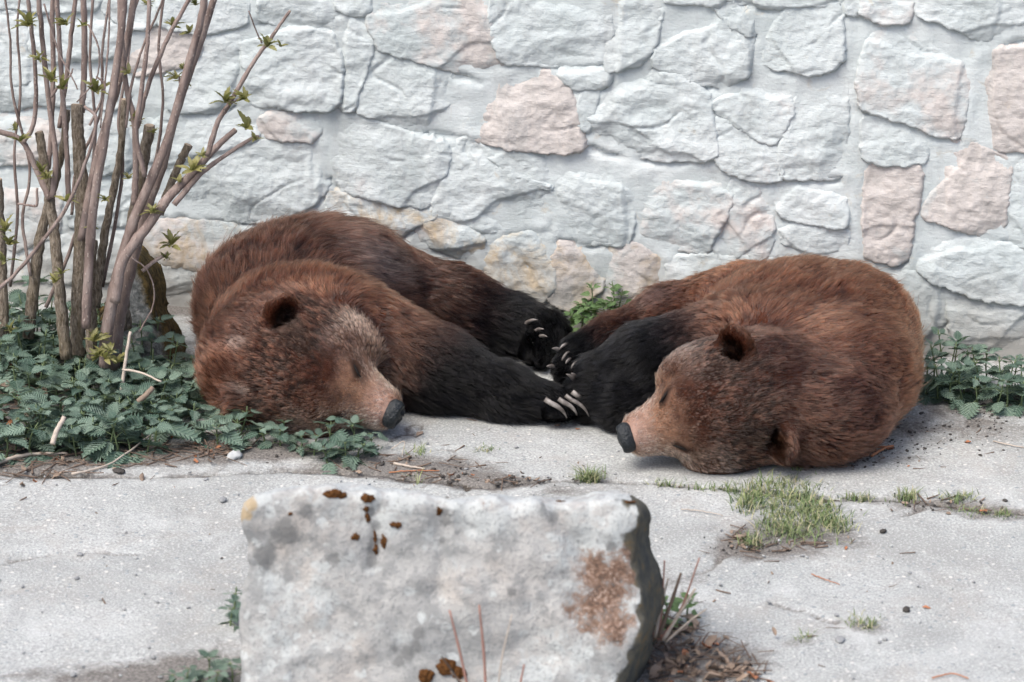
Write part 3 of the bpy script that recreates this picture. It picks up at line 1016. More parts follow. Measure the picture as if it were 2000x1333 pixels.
# foreleg reaching over the slab
b.chain([xz(690, -.44, .18), xz(850, -.51, .105), xz(990, -.585, .066), xz(1066, -.61, .050)], [.145, .104, .066, .050], .045, .045, [B_RED * .85, B_BROWN * .30, B_DARK, B_DARK * 1.6])
fw = xz(1075, -.595, .058)
ftips = [xz(1076, -.672, .045), xz(1099, -.672, .046), xz(1114, -.655, .048), xz(1122, -.62, .05)]
b.paw(fw, ftips, .024, .013, B_DARK * 1.5)
hc, hF, hS, hU = head_frame((775, 808), (590, 722), math.radians(-4), -.64, .153, .30)
wl, ears_l = bear_head(b, hc, hF, hS, hU, 1.03, ear_f=(-.075, -.10), ear_s=(.080, .10), ear_r=(1.0, .5))
V, F = b.f.mesh()
V = relax(V, F, 2)
V[:, 2] = np.maximum(V[:, 2], .0)
bear1 = add('brown_bear', mesh_np('brown_bear', V, F, M_SKIN))
tag(bear1, 'sleeping brown bear beside the leafless shrub, its forepaw stretched out across the slab', 'bear', 'brown bears asleep at the wall')
bvh1 = BVHTree.FromPolygons([tuple(v) for v in V], [tuple(map(int, f)) for f in F])
L1 = (V, F, b)

# ---- the bear at the other side, its nose turned to the first
b = Bear((-.02, -1.34, -.03), (1.16, .05, .56))
b.ell(xz(1572, -.44, .185), (.295, .26, .185), (.6, .5, .3), k=.08, L=.045, col=B_RED)
b.ell(xz(1612, -.68, .16), (.225, .21, .165), (.75, .3, .2), k=.06, L=.045, col=B_RED)
b.ell(xz(1590, -.86, .13), (.20, .17, .14), (.9, .1, .1), k=.06, L=.035, col=B_BROWN)
b.ell(xz(1655, -.56, .15), (.17, .24, .155), (.6, .5, .2), k=.08, L=.045, col=B_RED)
b.ell(xz(1480, -.60, .17), (.20, .19, .165), (.5, .5, .3), k=.05, L=.042, col=B_RED)
# hind leg along the wall
b.ell(xz(1505, -.60, .275), (.12, .09, .06), (.6, .4, .3), k=.05, L=.042, col=B_RED)
b.ell(xz(1665, -.40, .235), (.13, .12, .09), (.6, .5, .3), k=.06, L=.042, col=B_RED)
b.chain([xz(1460, -.29, .20), xz(1310, -.31, .165), xz(1205, -.36, .125)], [.125, .098, .075], .028, .035, [B_RED, B_BROWN * .8, B_BROWN * .35])
b.chain([xz(1205, -.36, .125), xz(1140, -.40, .11)], [.075, .060], .03, .03, [B_BROWN * .35, B_DARK])
b.paw(xz(1150, -.41, .11), [xz(1102, -.43, .128), xz(1093, -.445, .105), xz(1090, -.455, .082), xz(1096, -.46, .058)], .018)
b.paw(xz(1160, -.43, .10), [xz(1118, -.475, .125), xz(1124, -.49, .105), xz(1136, -.495, .09)], .017)
# folded foreleg
b.chain([xz(1430, -.60, .18), xz(1275, -.60, .145), xz(1185, -.585, .10)], [.155, .115, .085], .04, .036, [B_BROWN * .45, B_DARK * 1.2, B_DARK])
b.chain([xz(1330, -.70, .085), xz(1225, -.675, .075), xz(1160, -.62, .060)], [.085, .075, .058], .03, .036, [B_DARK, B_DARK, B_DARK])
b.cone(xz(1160, -.62, .060), xz(1130, -.595, .07), .055, .040, .03, None, .025, B_DARK)
h2c, h2F, h2S, h2U = head_frame((1236, 839), (1426, 778), math.radians(3), -.905, .158, .08)
wr, ears_r = bear_head(b, h2c, h2F, h2S, h2U, 1.02, ear_f=(-.045, -.080), ear_s=(.098, .100), ear_r=(1.05, .95))
V, F = b.f.mesh()
V = relax(V, F, 2)
V[:, 2] = np.maximum(V[:, 2], .0)
bear2 = add('brown_bear', mesh_np('brown_bear', V, F, M_SKIN))
tag(bear2, 'sleeping brown bear with folded dark foreleg and both ears showing, nose on bare concrete', 'bear', 'brown bears asleep at the wall')
bvh2 = BVHTree.FromPolygons([tuple(v) for v in V], [tuple(map(int, f)) for f in F])
L2 = (V, F, b)

def from_px(dx, dy, dn=0.0):
    """direction given as picture right, picture down, towards the camera"""
    return norm(CR * dx - CU * dy + CN * dn)

# noses, eyes, claws
bear_nose(wl(.276, 0, .012), hF, hS, hU, 1.0, bear1)
bear_nose(wr(.276, 0, .012), h2F, h2S, h2U, 1.0, bear2)
EYES = {}
def eye_at(w, F_, S_, U_, bvh, par, key):
    EYES[id(key)] = []
    for sg in (1, -1):
        h = bvh.find_nearest(Vector(w(.150, .057 * sg, .070)))
        EYES[id(key)].append(np.array(h[0]))
        bear_eye(np.array(h[0]) + np.array(h[1]) * .002, F_, S_, U_, sg, par)
eye_at(wl, hF, hS, hU, bvh1, bear1, L1)
eye_at(wr, h2F, h2S, h2U, bvh2, bear2, L2)
def claw_px(bvh, par, base, tip, Y=None, rad=.006, bow=.25, dn=.0):
    """a claw that shows from base to tip, arched; its root lies on the hide unless a depth is given"""
    if Y is None:
        p, n_ = cast(bvh, *base)
        p = p + n_ * .004
        Y = p[1]
    else:
        p = at_y(*base, Y)
    q = at_y(*tip, Y - dn)
    v = (q - p) * RNG.uniform(.70, .92)
    rad *= RNG.uniform(.85, 1.1)
    L = np.linalg.norm(v)
    up = norm(np.array([-v[2], 0, v[0]]) if v[0] > 0 else np.array([v[2], 0, -v[0]]))
    s_ = np.linspace(0, 1, 10)
    pts = p + s_[:, None] * v + (bow * L * 4 * s_ * (1 - s_) * .5)[:, None] * (up * .9 - np.array([0, .5, 0]))
    pts = np.vstack([p - v * .38 - np.array([0, -.004, .006]), pts])
    r_ = rad * np.r_[1.0, (1 - s_ ** 1.6) ** .8] + .0005
    V, F = tube_np(pts, r_, 9, True, .8)
    return add('claw', mesh_np('claw', V, F, M_CLAW), par)
for a, c_, Y in (((1076, 788), (1112, 822), -.703), ((1101, 786), (1137, 822), -.703), ((1117, 782), (1155, 819), -.692), ((1126, 772), (1152, 802), -.66)):
    claw_px(bvh1, bear1, a, c_, Y, .0064, .30)
for a, c_ in (((1030, 632), (1056, 624)), ((1046, 647), (1068, 643)), ((1054, 658), (1073, 659))):
    claw_px(bvh1, bear1, a, c_, None, .0056, .25, .03)
for a, c_ in (((1092, 684), (1074, 681)), ((1086, 693), (1068, 691)), ((1082, 700), (1064, 698)), ((1082, 717), (1064, 716))):
    claw_px(bvh2, bear2, a, c_, None, .0052, .2, .012)
for a, c_ in (((1104, 676), (1090, 686)), ((1108, 692), (1096, 707)), ((1114, 702), (1103, 713)), ((1126, 710), (1114, 722))):
    claw_px(bvh2, bear2, a, c_, None, .0048, .2, .012)
for a, c_ in (((1122, 742), (1104, 730)), ((1124, 738), (1114, 727))):
    claw_px(bvh2, bear2, a, c_, None, .0066, .2, .012)

# ---- coats
def coat(bear, parts, hd, w, ears, sc, N, seed, extra, hide_ear=np.array([9., 9, 9])):
    V, F, b = parts
    c, Fx, Sx, Ux = hd
    R = np.stack([Fx, Sx, Ux], -1)
    nose_c = w(.276, 0, .012)
    eyes = EYES[id(parts)]
    def loc(P): return (P - c) @ R / sc
    hp = [f for f, *_ in b.P[b.h0:]]
    bp = [f for f, *_ in b.P[:b.h0]]
    def head_w(P):
        dh = np.min([f(P) for f in hp], axis=0)
        db = np.min([f(P) for f in bp], axis=0)
        return smoothstep(.02, -.02, dh - db) * smoothstep(-.2, -.05, loc(P)[:, 0])
    def tint(P, n, col):
        q = loc(P)
        hw_ = head_w(P)
        sp = smoothstep(-.35, .4, perlin(P * 70) + .7 * perlin(P * 150))[:, None]
        hb = B_DEEP * .6 + (B_BROWN * 1.45 - B_DEEP * .6) * sp
        griz = smoothstep(.05, .15, np.abs(q[:, 1])) * smoothstep(.02, .09, q[:, 0])
        hb = hb + (B_PALE * .85 - hb) * (.75 * griz * (.45 + .55 * sp[:, 0]))[:, None]
        hb = hb + (B_BROWN * 1.25 - hb) * (.6 * smoothstep(.05, .12, q[:, 0]))[:, None]
        col = col + (hb - col) * hw_[:, None]
        fore_ = smoothstep(.045, .10, q[:, 1]) * smoothstep(-.06, .0, q[:, 0])
        hb = hb + (B_PALE * .8 - hb) * ((.5 if seed == 23 else .12) * fore_ * (.4 + .6 * sp[:, 0]))[:, None]
        mz = smoothstep(.105, .195, q[:, 0] + .03 * perlin(P * 25) + .012 * perlin(P * 90)) * hw_
        tan = B_TAN + (np.array([.62, .43, .34]) - B_TAN) * smoothstep(.19, .26, q[:, 0])[:, None] * smoothstep(0, .05, q[:, 2])[:, None]
        tan = tan * (1 + .35 * perlin(P * 60) + .3 * perlin(P * 170))[:, None]
        tan = tan + (np.array([.30, .145, .075]) - tan) * (smoothstep(.02, -.03, q[:, 2]) * .8)[:, None]
        col = col + (tan - col) * mz[:, None]
        mouth = np.exp(-((q[:, 2] + .042 + .12 * (.25 - q[:, 0])) / .006) ** 2) * smoothstep(.12, .15, q[:, 0]) * mz
        col = col + (np.array([.02, .013, .011]) - col) * (.9 * mouth)[:, None]
        for e in eyes:
            a_ = norm(Fx * .75 - Sx * (.55 if (e - c) @ Sx > 0 else -.55))
            v_ = P - e
            al = v_ @ a_
            de = np.sqrt((al / 2.4) ** 2 + np.maximum((v_ * v_).sum(1) - al ** 2, 0))
            col = col + (np.array([.03, .02, .017]) - col) * (.85 * smoothstep(.020, .007, de))[:, None]
        for (ec, ax, nf) in ears:
            v = P - ec
            along, dep = v @ ax, v @ nf
            rad = np.linalg.norm(v - dep[:, None] * nf, axis=1)
            inn = smoothstep(.045, .033, rad) * smoothstep(-.004, .006, dep)
            basein = smoothstep(.075, .03, np.linalg.norm(v + ax * .045 - nf * .03, axis=1))
            rim = smoothstep(.07, .05, np.linalg.norm(v, axis=1)) * (1 - inn)
            col = col + (B_BROWN * 1.25 - col) * (.6 * rim)[:, None]
            col = col + (np.array([.026, .014, .009]) - col) * (np.maximum(inn * .8, basein * .7) * (np.linalg.norm(ec - hide_ear) > .05))[:, None]
        return extra(P, n, col)
    def length(P, n):
        q = loc(P)
        k = np.ones(len(P))
        k *= 1 - .9 * smoothstep(.042, .03, np.linalg.norm(P - nose_c, axis=1))
        for (ec, ax, nf) in ears:
            v = P - ec
            k *= 1 + .8 * smoothstep(.05, .03, np.linalg.norm(v, axis=1)) * smoothstep(0, .4, n @ nf)
        for e in eyes:
            k *= 1 - .6 * smoothstep(.03, .012, np.linalg.norm(P - e, axis=1))
        return k
    return fur(b, 'fur', V, F, N, tint, length, bear, seed)

def limb_dark1(P, col):
    """the legs' black stockings rise higher on their undersides"""
    x, y, z = P[:, 0], P[:, 1], P[:, 2]
    wob = .05 * fbm(P * 9, 3)
    fore = smoothstep(-.02, .22, (x + .20) * .75 + (.235 - z) * 1.35 + .05 + wob) * smoothstep(-.33, -.38, y) * smoothstep(-.36, -.24, x + (.1 - z) * .5)
    q = (P - hc) @ np.stack([hF, hS, hU], -1)
    fore *= 1 - smoothstep(.20, .16, np.linalg.norm(q * np.array([.6, 1, 1]), axis=1))
    hind = smoothstep(-.03, .24, (x + .08) * .9 + (.25 - z) * .95 + .02 + wob) * smoothstep(-.28, -.22, y) * smoothstep(-.3, -.1, x)
    return col + (B_DARK - col) * (.95 * np.maximum(fore, hind))[:, None]
def limb_dark2(P, col):
    x, y, z = P[:, 0], P[:, 1], P[:, 2]
    wob = .05 * fbm(P * 9, 3)
    fore = smoothstep(-.03, .20, (.60 - x) * .8 + (.22 - z) * .8 + wob) * smoothstep(-.42, -.47, y)
    q = (P - h2c) @ np.stack([h2F, h2S, h2U], -1)
    fore *= smoothstep(.17, .21, np.linalg.norm(q * np.array([.6, 1, 1]), axis=1))
    hind = smoothstep(.0, .16, (.30 - x) * .9 + (.12 - z) * .6 + wob) * smoothstep(-.5, -.42, y)
    return col + (B_DARK - col) * (.95 * np.maximum(fore, hind))[:, None]
def extra1(P, n, col):
    # a grey-black saddle in the fold behind the shoulder, rusty ridge in front of it
    x = P[:, 0]
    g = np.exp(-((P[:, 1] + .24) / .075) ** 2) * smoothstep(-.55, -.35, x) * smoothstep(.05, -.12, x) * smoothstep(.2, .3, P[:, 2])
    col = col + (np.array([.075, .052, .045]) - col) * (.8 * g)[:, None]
    for px, py, r in ((664, 642, .02), (470, 672, .03), (478, 762, .026)):
        p0 = cast(bvh1, px, py)[0]
        m = smoothstep(r, r * .4, np.linalg.norm((P - p0) * np.array([.6, 1, 1.2]), axis=1))
        col = col + (np.array([.40, .29, .23]) - col) * (.22 * m * (1 + .8 * perlin(P * 110)))[:, None]
    return limb_dark1(P, col)
def extra2(P, n, col):
    x = P[:, 0]
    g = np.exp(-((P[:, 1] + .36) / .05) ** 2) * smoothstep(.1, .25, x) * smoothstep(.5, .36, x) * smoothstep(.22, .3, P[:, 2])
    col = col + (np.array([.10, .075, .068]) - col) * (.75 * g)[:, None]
    p0 = cast(bvh2, 1292, 768)[0]
    return limb_dark2(P, col)
NH = 260000
if not CLAY:
    coat(bear1, L1, (hc, hF, hS, hU), wl, ears_l, 1.03, NH, 11, extra1, ears_l[1][0])
    coat(bear2, L2, (h2c, h2F, h2S, h2U), wr, ears_r, 1.02, NH, 23, extra2)
# ------------------------------------------------------------------ the pale boulder in front
def mat_boulder():
    t = NT('lichen_boulder')
    o = t.obj()
    n1, n2, n3 = t.noise(5, 5, .6, o), t.noise(19, 6, .65, o), t.noise(120, 4, .65, o)
    col = t.ramp(n1, [(.3, (.28, .285, .277)), (.5, (.375, .372, .355)), (.7, (.455, .445, .42))])
    col = t.mix(t.ramp(t.noise(7, 4, .6, o, .4), [(.5, 0), (.7, .4)]), col, (.45, .38, .32))
    col = t.mix(t.ramp(n2, [(.47, 0), (.62, .65)]), col, (.20, .207, .205))
    streak = t.noise(9, 5, .65, t.n('Mapping', ins={'Vector': o, 'Scale': (1.6, 1, .35)}).outputs[0])
    col = t.mix(t.ramp(streak, [(.55, 0), (.72, .5)]), col, (.30, .30, .295))
    # pale crusts of lichen: round spots in patches
    wv = t.n('VectorMath', operation='ADD')
    t.set(wv, 0, o)
    nv = t.n('TexNoise', ins={'Scale': 30.0, 'Vector': o})
    sc_ = t.n('VectorMath', operation='SCALE', ins={'Scale': .035}); t.set(sc_, 0, nv.outputs['Color'])
    t.set(wv, 1, sc_.outputs[0])
    v1 = t.voro(17, wv.outputs[0])
    v2 = t.voro(45, wv.outputs[0])
    top = t.attr('top')
    where = t.ramp(t.math('ADD', t.noise(6.5, 5, .65, o), t.math('MULTIPLY', top, .12)), [(.53, 0), (.63, 1)])
    sp = t.math('MAXIMUM', t.math('MULTIPLY', t.ramp(v1, [(.20, 1), (.27, 0)]), t.ramp(t.noise(12, 3, .6, o), [(.46, 0), (.53, 1)])), t.math('MULTIPLY', t.ramp(v2, [(.25, 1), (.34, 0)]), where))
    sp = t.math('MAXIMUM', sp, t.math('MULTIPLY', where, t.ramp(n2, [(.42, 0), (.50, .9)])))
    col = t.mix(t.math('MULTIPLY', sp, .75), col, (.50, .525, .51))
    col = t.mix(t.math('MULTIPLY', t.ramp(n3, [(.53, 0), (.66, .7)]), 1.0), col, (.22, .225, .22))
    # dark lichen with painted crack darkness, rust-brown moss, yellow edge, mossy flank painted shaded
    dk = t.math('ADD', t.attr('dark'), t.math('MULTIPLY', t.math('SUBTRACT', t.noise(28, 6, .7, o), .5), 1.9))
    col = t.mix(t.ramp(dk, [(.38, 0), (.68, .75)]), col, (.15, .152, .148))
    ms = t.math('ADD', t.attr('moss'), t.math('MULTIPLY', t.math('SUBTRACT', t.noise(30, 8, .8, o), .5), 2.6))
    mcol = t.ramp(n3, [(.35, (.06, .034, .022)), (.52, (.175, .098, .062)), (.66, (.34, .26, .21))])
    col = t.mix(t.ramp(ms, [(.5, 0), (.8, .92)]), col, mcol)
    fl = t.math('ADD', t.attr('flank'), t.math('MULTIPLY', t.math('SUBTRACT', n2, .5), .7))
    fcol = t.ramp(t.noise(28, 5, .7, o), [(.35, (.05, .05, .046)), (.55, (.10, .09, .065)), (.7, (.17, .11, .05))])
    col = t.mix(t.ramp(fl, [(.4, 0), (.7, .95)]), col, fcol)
    ye = t.math('ADD', t.attr('yellow'), t.math('MULTIPLY', t.math('SUBTRACT', n2, .5), .5))
    col = t.mix(t.ramp(ye, [(.5, 0), (.7, .8)]), col, (.36, .27, .15))
    h = t.math('ADD', n2, t.math('MULTIPLY', n3, .5))
    return t.fin(col, .92, t.bump(h, .6, .012), .15)

YR = -2.42                                      # depth of the boulder's foot
TILT = .20                                      # its face leans back
def on_rock(px, py):
    d = ray(px, py)
    n_ = np.array([0, 1.0, -TILT])
    t_ = ((np.array([0, YR, 0]) - CAM) @ n_) / (d @ n_)
    return CAM + d * t_
outline = [(478, 1010), (490, 984), (540, 970), (620, 955), (665, 962), (720, 968), (800, 972), (860, 988), (910, 983), (955, 972), (1000, 984), (1040, 974), (1075, 983), (1110, 984), (1180, 968), (1225, 974), (1256, 990), (1262, 1012), (1248, 1060), (1262, 1140), (1258, 1210), (1238, 1290), (1205, 1360), (1180, 1440), (700, 1440), (448, 1440), (456, 1340), (462, 1240), (470, 1120)]
outl = np.array([on_rock(*p)[[0, 2]] for p in outline])
outl[outl[:, 1] < -.05, 1] = -.05
rf = Field((-.95, YR - .12, -.05), (.68, YR + .62, .60), .0085)
def rock_sd(p):
    z, y = p[..., 2], p[..., 1]
    y0 = YR + TILT * z
    dep = (y - y0)
    x = p[..., 0] - np.clip(dep, 0, .5) * .20 * np.clip(1.2 - z / .45, .25, 1)      # the block runs back to the right
    zz = z + .36 * np.clip(dep - .01, 0, .5)
    q = np.stack([x, zz], -1).reshape(-1, 2)
    d2 = -poly_sdf(q, chaikin(outl, 1)).reshape(x.shape)
    f = p.reshape(-1, 3)
    n_ = (.014 * fbm(f * 5 + 2, 3) + .008 * fbm(f * np.array([11, 8, 5]) + 8, 3) + .0035 * fbm(f * 17 + 4, 3) + .002 * fbm(f * 42, 3) + .007 * np.floor(fbm(f * np.array([7, 7, 10]) + 31, 3) * 2.6) / 2.6).reshape(x.shape)
    # shallow gullies down the face
    gl = np.zeros(len(f))
    for pts in ([(735, 1000), (738, 1060), (728, 1110)], [(858, 990), (862, 1090), (858, 1160)], [(1080, 1000), (1130, 1080), (1170, 1160)]):
        L = [on_rock(*a)[[0, 2]] for a in pts]
        gl += .012 * np.exp(-(line_dist(f[:, [0, 2]], L) / .016) ** 2)
    gl = gl.reshape(x.shape) * (dep < .12)
    df = -dep + gl
    db = dep - .34
    k = .05
    def smax(a, b, k):
        h = np.maximum(k - np.abs(a - b), 0) / k
        return np.maximum(a, b) + h * h * k * .25
    return smax(smax(d2, df, .03), db, .12) + n_
rf.put(rock_sd, (rf.lo, rf.lo + rf.h * rf.n), .001)
RV, RF = rf.mesh()
RV = relax(RV, RF, 1, .4)
rn = normals(RV, RF)
def near_px(pts, r):
    m = np.zeros(len(RV))
    for px, py, rr in pts:
        c = on_rock(px, py)
        m = np.maximum(m, np.exp(-((np.linalg.norm((RV - c) * np.array([1, .3, 1]), axis=1)) / (rr / 860)) ** 2))
    return m
ztop = np.interp(RV[:, 0], *zip(*sorted([(a, b_) for a, b_ in outl if b_ > .2])))
topm = smoothstep(.13, .0, ztop - RV[:, 2]) + smoothstep(.2, .7, rn[:, 2])
moss = near_px([(1165, 1125, 55), (1180, 1170, 62), (1215, 1120, 50), (1150, 1195, 55), (1200, 1220, 50), (1235, 1090, 36)], 0)
moss = np.maximum(moss, .75 * near_px([(1195, 975, 14), (1230, 978, 14), (945, 985, 10), (1095, 978, 10)], 0))
dark = near_px([(722, 1000, 15), (735, 1030, 15), (733, 1062, 15), (726, 1100, 13), (870, 1020, 12), (866, 1060, 10), (1130, 1070, 10), (1150, 1120, 9), (600, 1000, 18), (650, 1090, 18), (1060, 1000, 14), (1000, 1150, 12), (818, 1238, 14), (815, 1265, 14), (795, 1278, 16), (770, 1270, 10), (780, 1295, 12), (560, 1040, 30), (520, 1090, 25), (730, 1080, 16), (1195, 1075, 14), (1135, 1085, 8), (1080, 1010, 14), (870, 1000, 10)], 0)  # lichen spots, plus the dark of pits and cracks painted along the gullies
flank = smoothstep(.15, .6, rn[:, 0] + .25 * fbm(RV * 18, 4)) * smoothstep(.1, .3, RV[:, 0])  # mossy right side, its shade painted into the colour by facing
yel = .45 * smoothstep(.45, .9, -rn[:, 0]) * smoothstep(.25, .38, RV[:, 2]) + near_px([(492, 985, 16), (484, 1005, 14)], 0)
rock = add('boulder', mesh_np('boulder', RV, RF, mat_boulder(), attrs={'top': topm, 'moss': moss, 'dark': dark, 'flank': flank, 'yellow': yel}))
tag(rock, 'large pale lichen-spotted boulder with rust-brown moss patch, standing in front of both bears', 'boulder')
bvhR = BVHTree.FromPolygons([tuple(v) for v in RV], [tuple(map(int, f)) for f in RF])

def mat_moss(name, a, b_):
    t = NT(name)
    n = t.noise(120, 5, .7)
    return t.fin(t.ramp(n, [(.3, a), (.65, b_)]), .95, t.bump(n, .9, .008), .08)
M_MOSS = mat_moss('rust_moss', (.035, .016, .007), (.15, .068, .024))
M_MOSS2 = mat_moss('olive_moss', (.07, .055, .02), (.24, .165, .05))
def moss_cushion(px, py, w, h, parent, bvh, mat, name='moss_cushion'):
    p, n_ = cast(bvh, px, py)
    a = norm(np.cross(n_, np.array([0, 0, 1.0]))) if abs(n_[2]) < .9 else np.array([1.0, 0, 0])
    R = np.stack([a, np.cross(n_, a), n_], -1)
    V, F = blob(p, (w / 860, h / 860, min(w, h) / 1500), R, .3, 14)
    nn = norm(V - p)
    V = V + nn * (.004 * perlin(V * 130) + .003 * perlin(V * 300))[:, None]
    return add(name, mesh_np(name, V, F, mat), parent)
for px, py, w, h in ((650, 962, 18, 8), (670, 966, 10, 6), (718, 971, 13, 8), (716, 992, 6, 6), (718, 1008, 5, 9), (773, 1022, 12, 6), (694, 1046, 9, 6), (732, 1045, 4, 12), (750, 1056, 6, 13), (734, 1072, 4, 12), (858, 996, 6, 9), (1225, 978, 16, 4), (566, 1001, 4, 4), (872, 1300, 18, 16), (832, 1318, 14, 15), (896, 1312, 14, 12), (1095, 977, 10, 4)):
    moss_cushion(px, py + 3, w, h, rock, bvhR, M_MOSS)

# ------------------------------------------------------------------ mossy pointed stone at the shrub's foot
def mat_mossy():
    t = NT('mossy_stone')
    o = t.obj()
    n, n2 = t.noise(16, 6, .65, o), t.noise(60, 5, .7, o)
    col = t.ramp(n2, [(.3, (.06, .065, .06)), (.5, (.17, .175, .165)), (.68, (.36, .36, .34))])
    col = t.mix(t.ramp(t.math('ADD', t.attr('edge'), t.math('SUBTRACT', n, .5)), [(.3, 0), (.55, .95)]), col, t.ramp(n2, [(.35, (.035, .03, .014)), (.6, (.13, .085, .025)), (.72, (.20, .135, .04))]))
    return t.fin(col, .93, t.bump(t.math('ADD', n, n2), .7, .02), .12)
YS = -.33
so = np.array([at_y(px, py, YS)[[0, 2]] for px, py in [(200, 620), (240, 545), (264, 530), (285, 570), (305, 640), (330, 690), (350, 735), (356, 790), (120, 800)]])
sf = Field((-1.35, YS - .15, -.05), (-.75, YS + .32, .38), .008)
def stone_sd(p):
    y = p[..., 1] - YS - .25 * p[..., 2]
    q = p[..., [0, 2]].reshape(-1, 2)
    d2 = -poly_sdf(q, so).reshape(y.shape)
    d = np.maximum(np.maximum(d2, -y - .35 * np.clip(p[..., 0] + 1.0, -.3, .2)), y - .2)
    return d + .018 * fbm(p.reshape(-1, 3) * 8, 4).reshape(y.shape)
sf.put(stone_sd, (sf.lo, sf.lo + sf.h * sf.n), .001)
SV, SF = sf.mesh()
SV = relax(SV, SF, 2)
edge = .62 * np.exp(-np.maximum(poly_sdf(SV[:, [0, 2]], so), 0) / .022) + .12 * smoothstep(.10, .22, SV[:, 2])
mossy = add('mossy_stone', mesh_np('mossy_stone', SV, SF, mat_mossy(), attrs={'edge': edge}))
tag(mossy, 'dark pointed stone with yellow moss edge, leaning behind the shrub stems', 'stone')

# ------------------------------------------------------------------ the shrub
def mat_bark(name, young):
    t = NT(name)
    o = t.obj()
    st = t.n('Mapping', ins={'Vector': o, 'Scale': (1, 1, .3)}).outputs[0]
    n, n2 = t.noise(30, 5, .65, st), t.noise(150, 4, .7, st)
    if young:
        col = t.ramp(n, [(.3, (.12, .088, .076)), (.5, (.23, .175, .152)), (.7, (.33, .27, .24))])
        lent = t.voro(95, t.n('Mapping', ins={'Vector': o, 'Scale': (1, 1, .6)}).outputs[0])
        l = t.ramp(lent, [(.16, 1), (.24, 0)])
        col = t.mix(t.math('MULTIPLY', l, .6), col, (.45, .38, .33))
        h = t.math('ADD', t.math('MULTIPLY', l, .5), n2)
        return t.fin(col, .75, t.bump(h, .7, .006), .2)
    col = t.ramp(n2, [(.32, (.07, .055, .04)), (.5, (.20, .165, .125)), (.68, (.34, .295, .24))])
    col = t.mix(t.ramp(n, [(.5, 0), (.7, .5)]), col, (.14, .11, .06))
    return t.fin(col, .9, t.bump(t.math('ADD', n2, n), .9, .012), .12)
M_BARK, M_CANE = mat_bark('cracked_bark', False), mat_bark('cane_bark', True)
M_CUT = mat_simple('cut_wood', (.38, .30, .22), .85, .15, 90, .3)
M_DRY = mat_simple('dry_stem', (.42, .36, .30), .85, .15, 70, .4)
M_TWIG = mat_simple('brown_twig', (.15, .11, .085), .85, .15, 70, .45)

def mat_leaf(name, a, b_, vein, trans=.25, rough=.5):
    t = NT(name)
    o = t.obj()
    xyz = t.n('SeparateXYZ', ins={'Vector': o})
    ay = t.math('ABSOLUTE', xyz.outputs['Y'])
    inf = t.n('ObjectInfo').outputs['Random']
    ph = t.math('SUBTRACT', t.math('MULTIPLY', xyz.outputs['X'], 1.0), t.math('MULTIPLY', ay, .9))
    wv = t.math('SINE', t.math('MULTIPLY', ph, 44.0))
    vn = t.math('MAXIMUM', t.ramp(wv, [(.80, 0), (.98, 1)]), t.ramp(ay, [(.0, 1), (.03, 0)]))
    n = t.noise(9, 4, .6, o)
    col = t.mix(t.ramp(inf, [(.1, 0), (.95, 1)]), a, b_)
    col = t.mix(t.math('MULTIPLY', n, .5), col, tuple(np.array(a) * .6))
    col = t.mix(t.math('MULTIPLY', vn, .45), col, vein)
    t.fin(col, rough, t.bump(t.math('ADD', t.math('MULTIPLY', wv, .5), t.math('MULTIPLY', n, .5)), .5, .05), .35)
    tr = t.n('BsdfTranslucent')
    t.set(tr, 'Color', t.mix(.5, tuple(np.array(b_) * 1.5), (.25, .35, .08)))
    ms_ = t.n('MixShader', ins={'Fac': trans})
    t.t.links.new(t.b.outputs[0], ms_.inputs[1])
    t.t.links.new(tr.outputs[0], ms_.inputs[2])
    t.t.links.new(ms_.outputs[0], t.out.inputs['Surface'])
    return t.m
M_NETTLE = mat_leaf('nettle_leaf', (.065, .12, .088), (.225, .31, .235), (.30, .38, .30), .12)
M_WEED = mat_leaf('weed_leaf', (.10, .19, .07), (.19, .29, .12), (.28, .36, .2))
M_BUD = mat_leaf('young_leaf', (.16, .155, .05), (.29, .265, .10), (.34, .33, .17))
M_STEM = mat_simple('green_stem', (.12, .16, .075), .7, .3, 60, .3)
M_DEAD = mat_simple('dead_leaf', (.25, .19, .145), .85, .15, 30, .5)
M_RUST = mat_simple('rusty_leaf', (.38, .17, .09), .8, .15, 40, .4)

def leaf_mesh(name, mat, teeth=9, width=.40, droop=.25, fold=.18, tooth=.16, base=.7, seed=0):
    """a toothed leaf of unit length along x, folded on its midrib and drooping"""
    r = random.Random(seed)
    V, F = [], []
    n = teeth * 2
    xs = []
    for i in range(n + 1):
        t_ = i / n
        wd = width * (math.sin(math.pi * t_ ** base) ** .8 if 0 < t_ < 1 else 0)
        notch = (i % 2 == 1)
        wd *= 1 - (tooth if notch else -tooth * .3) if 0 < i < n else 1
        wob = r.uniform(-.02, .02)
        z = -droop * t_ * t_ + .03 * math.sin(7 * t_ + seed)
        sh = .05 * (not notch)                    # teeth point forward
        V.append((t_, wob * .3, z))
        V.append((min(t_ + sh, 1.02), wd, z + fold * wd - .25 * wd * wd + r.uniform(-.02, .02)))
        V.append((min(t_ + sh, 1.02), -wd, z + fold * wd - .25 * wd * wd + r.uniform(-.02, .02)))
    for i in range(n):
        a, b_ = 3 * i, 3 * i + 3
        F.append((a, b_, b_ + 1, a + 1))
        F.append((a, a + 2, b_ + 2, b_))
    me = mesh_np(name, V, F, mat)
    return me
NL = [leaf_mesh('leaf', M_NETTLE, 9, w, d, f, .40, .66, i) for i, (w, d, f) in enumerate(((.40, .30, .22), (.44, .18, .15), (.36, .45, .3), (.42, .1, .3)))]
WL = [leaf_mesh('leaf', M_WEED, 6, w, d, f, .14, .75, 10 + i) for i, (w, d, f) in enumerate(((.34, .3, .2), (.28, .2, .3), (.38, .1, .15)))]
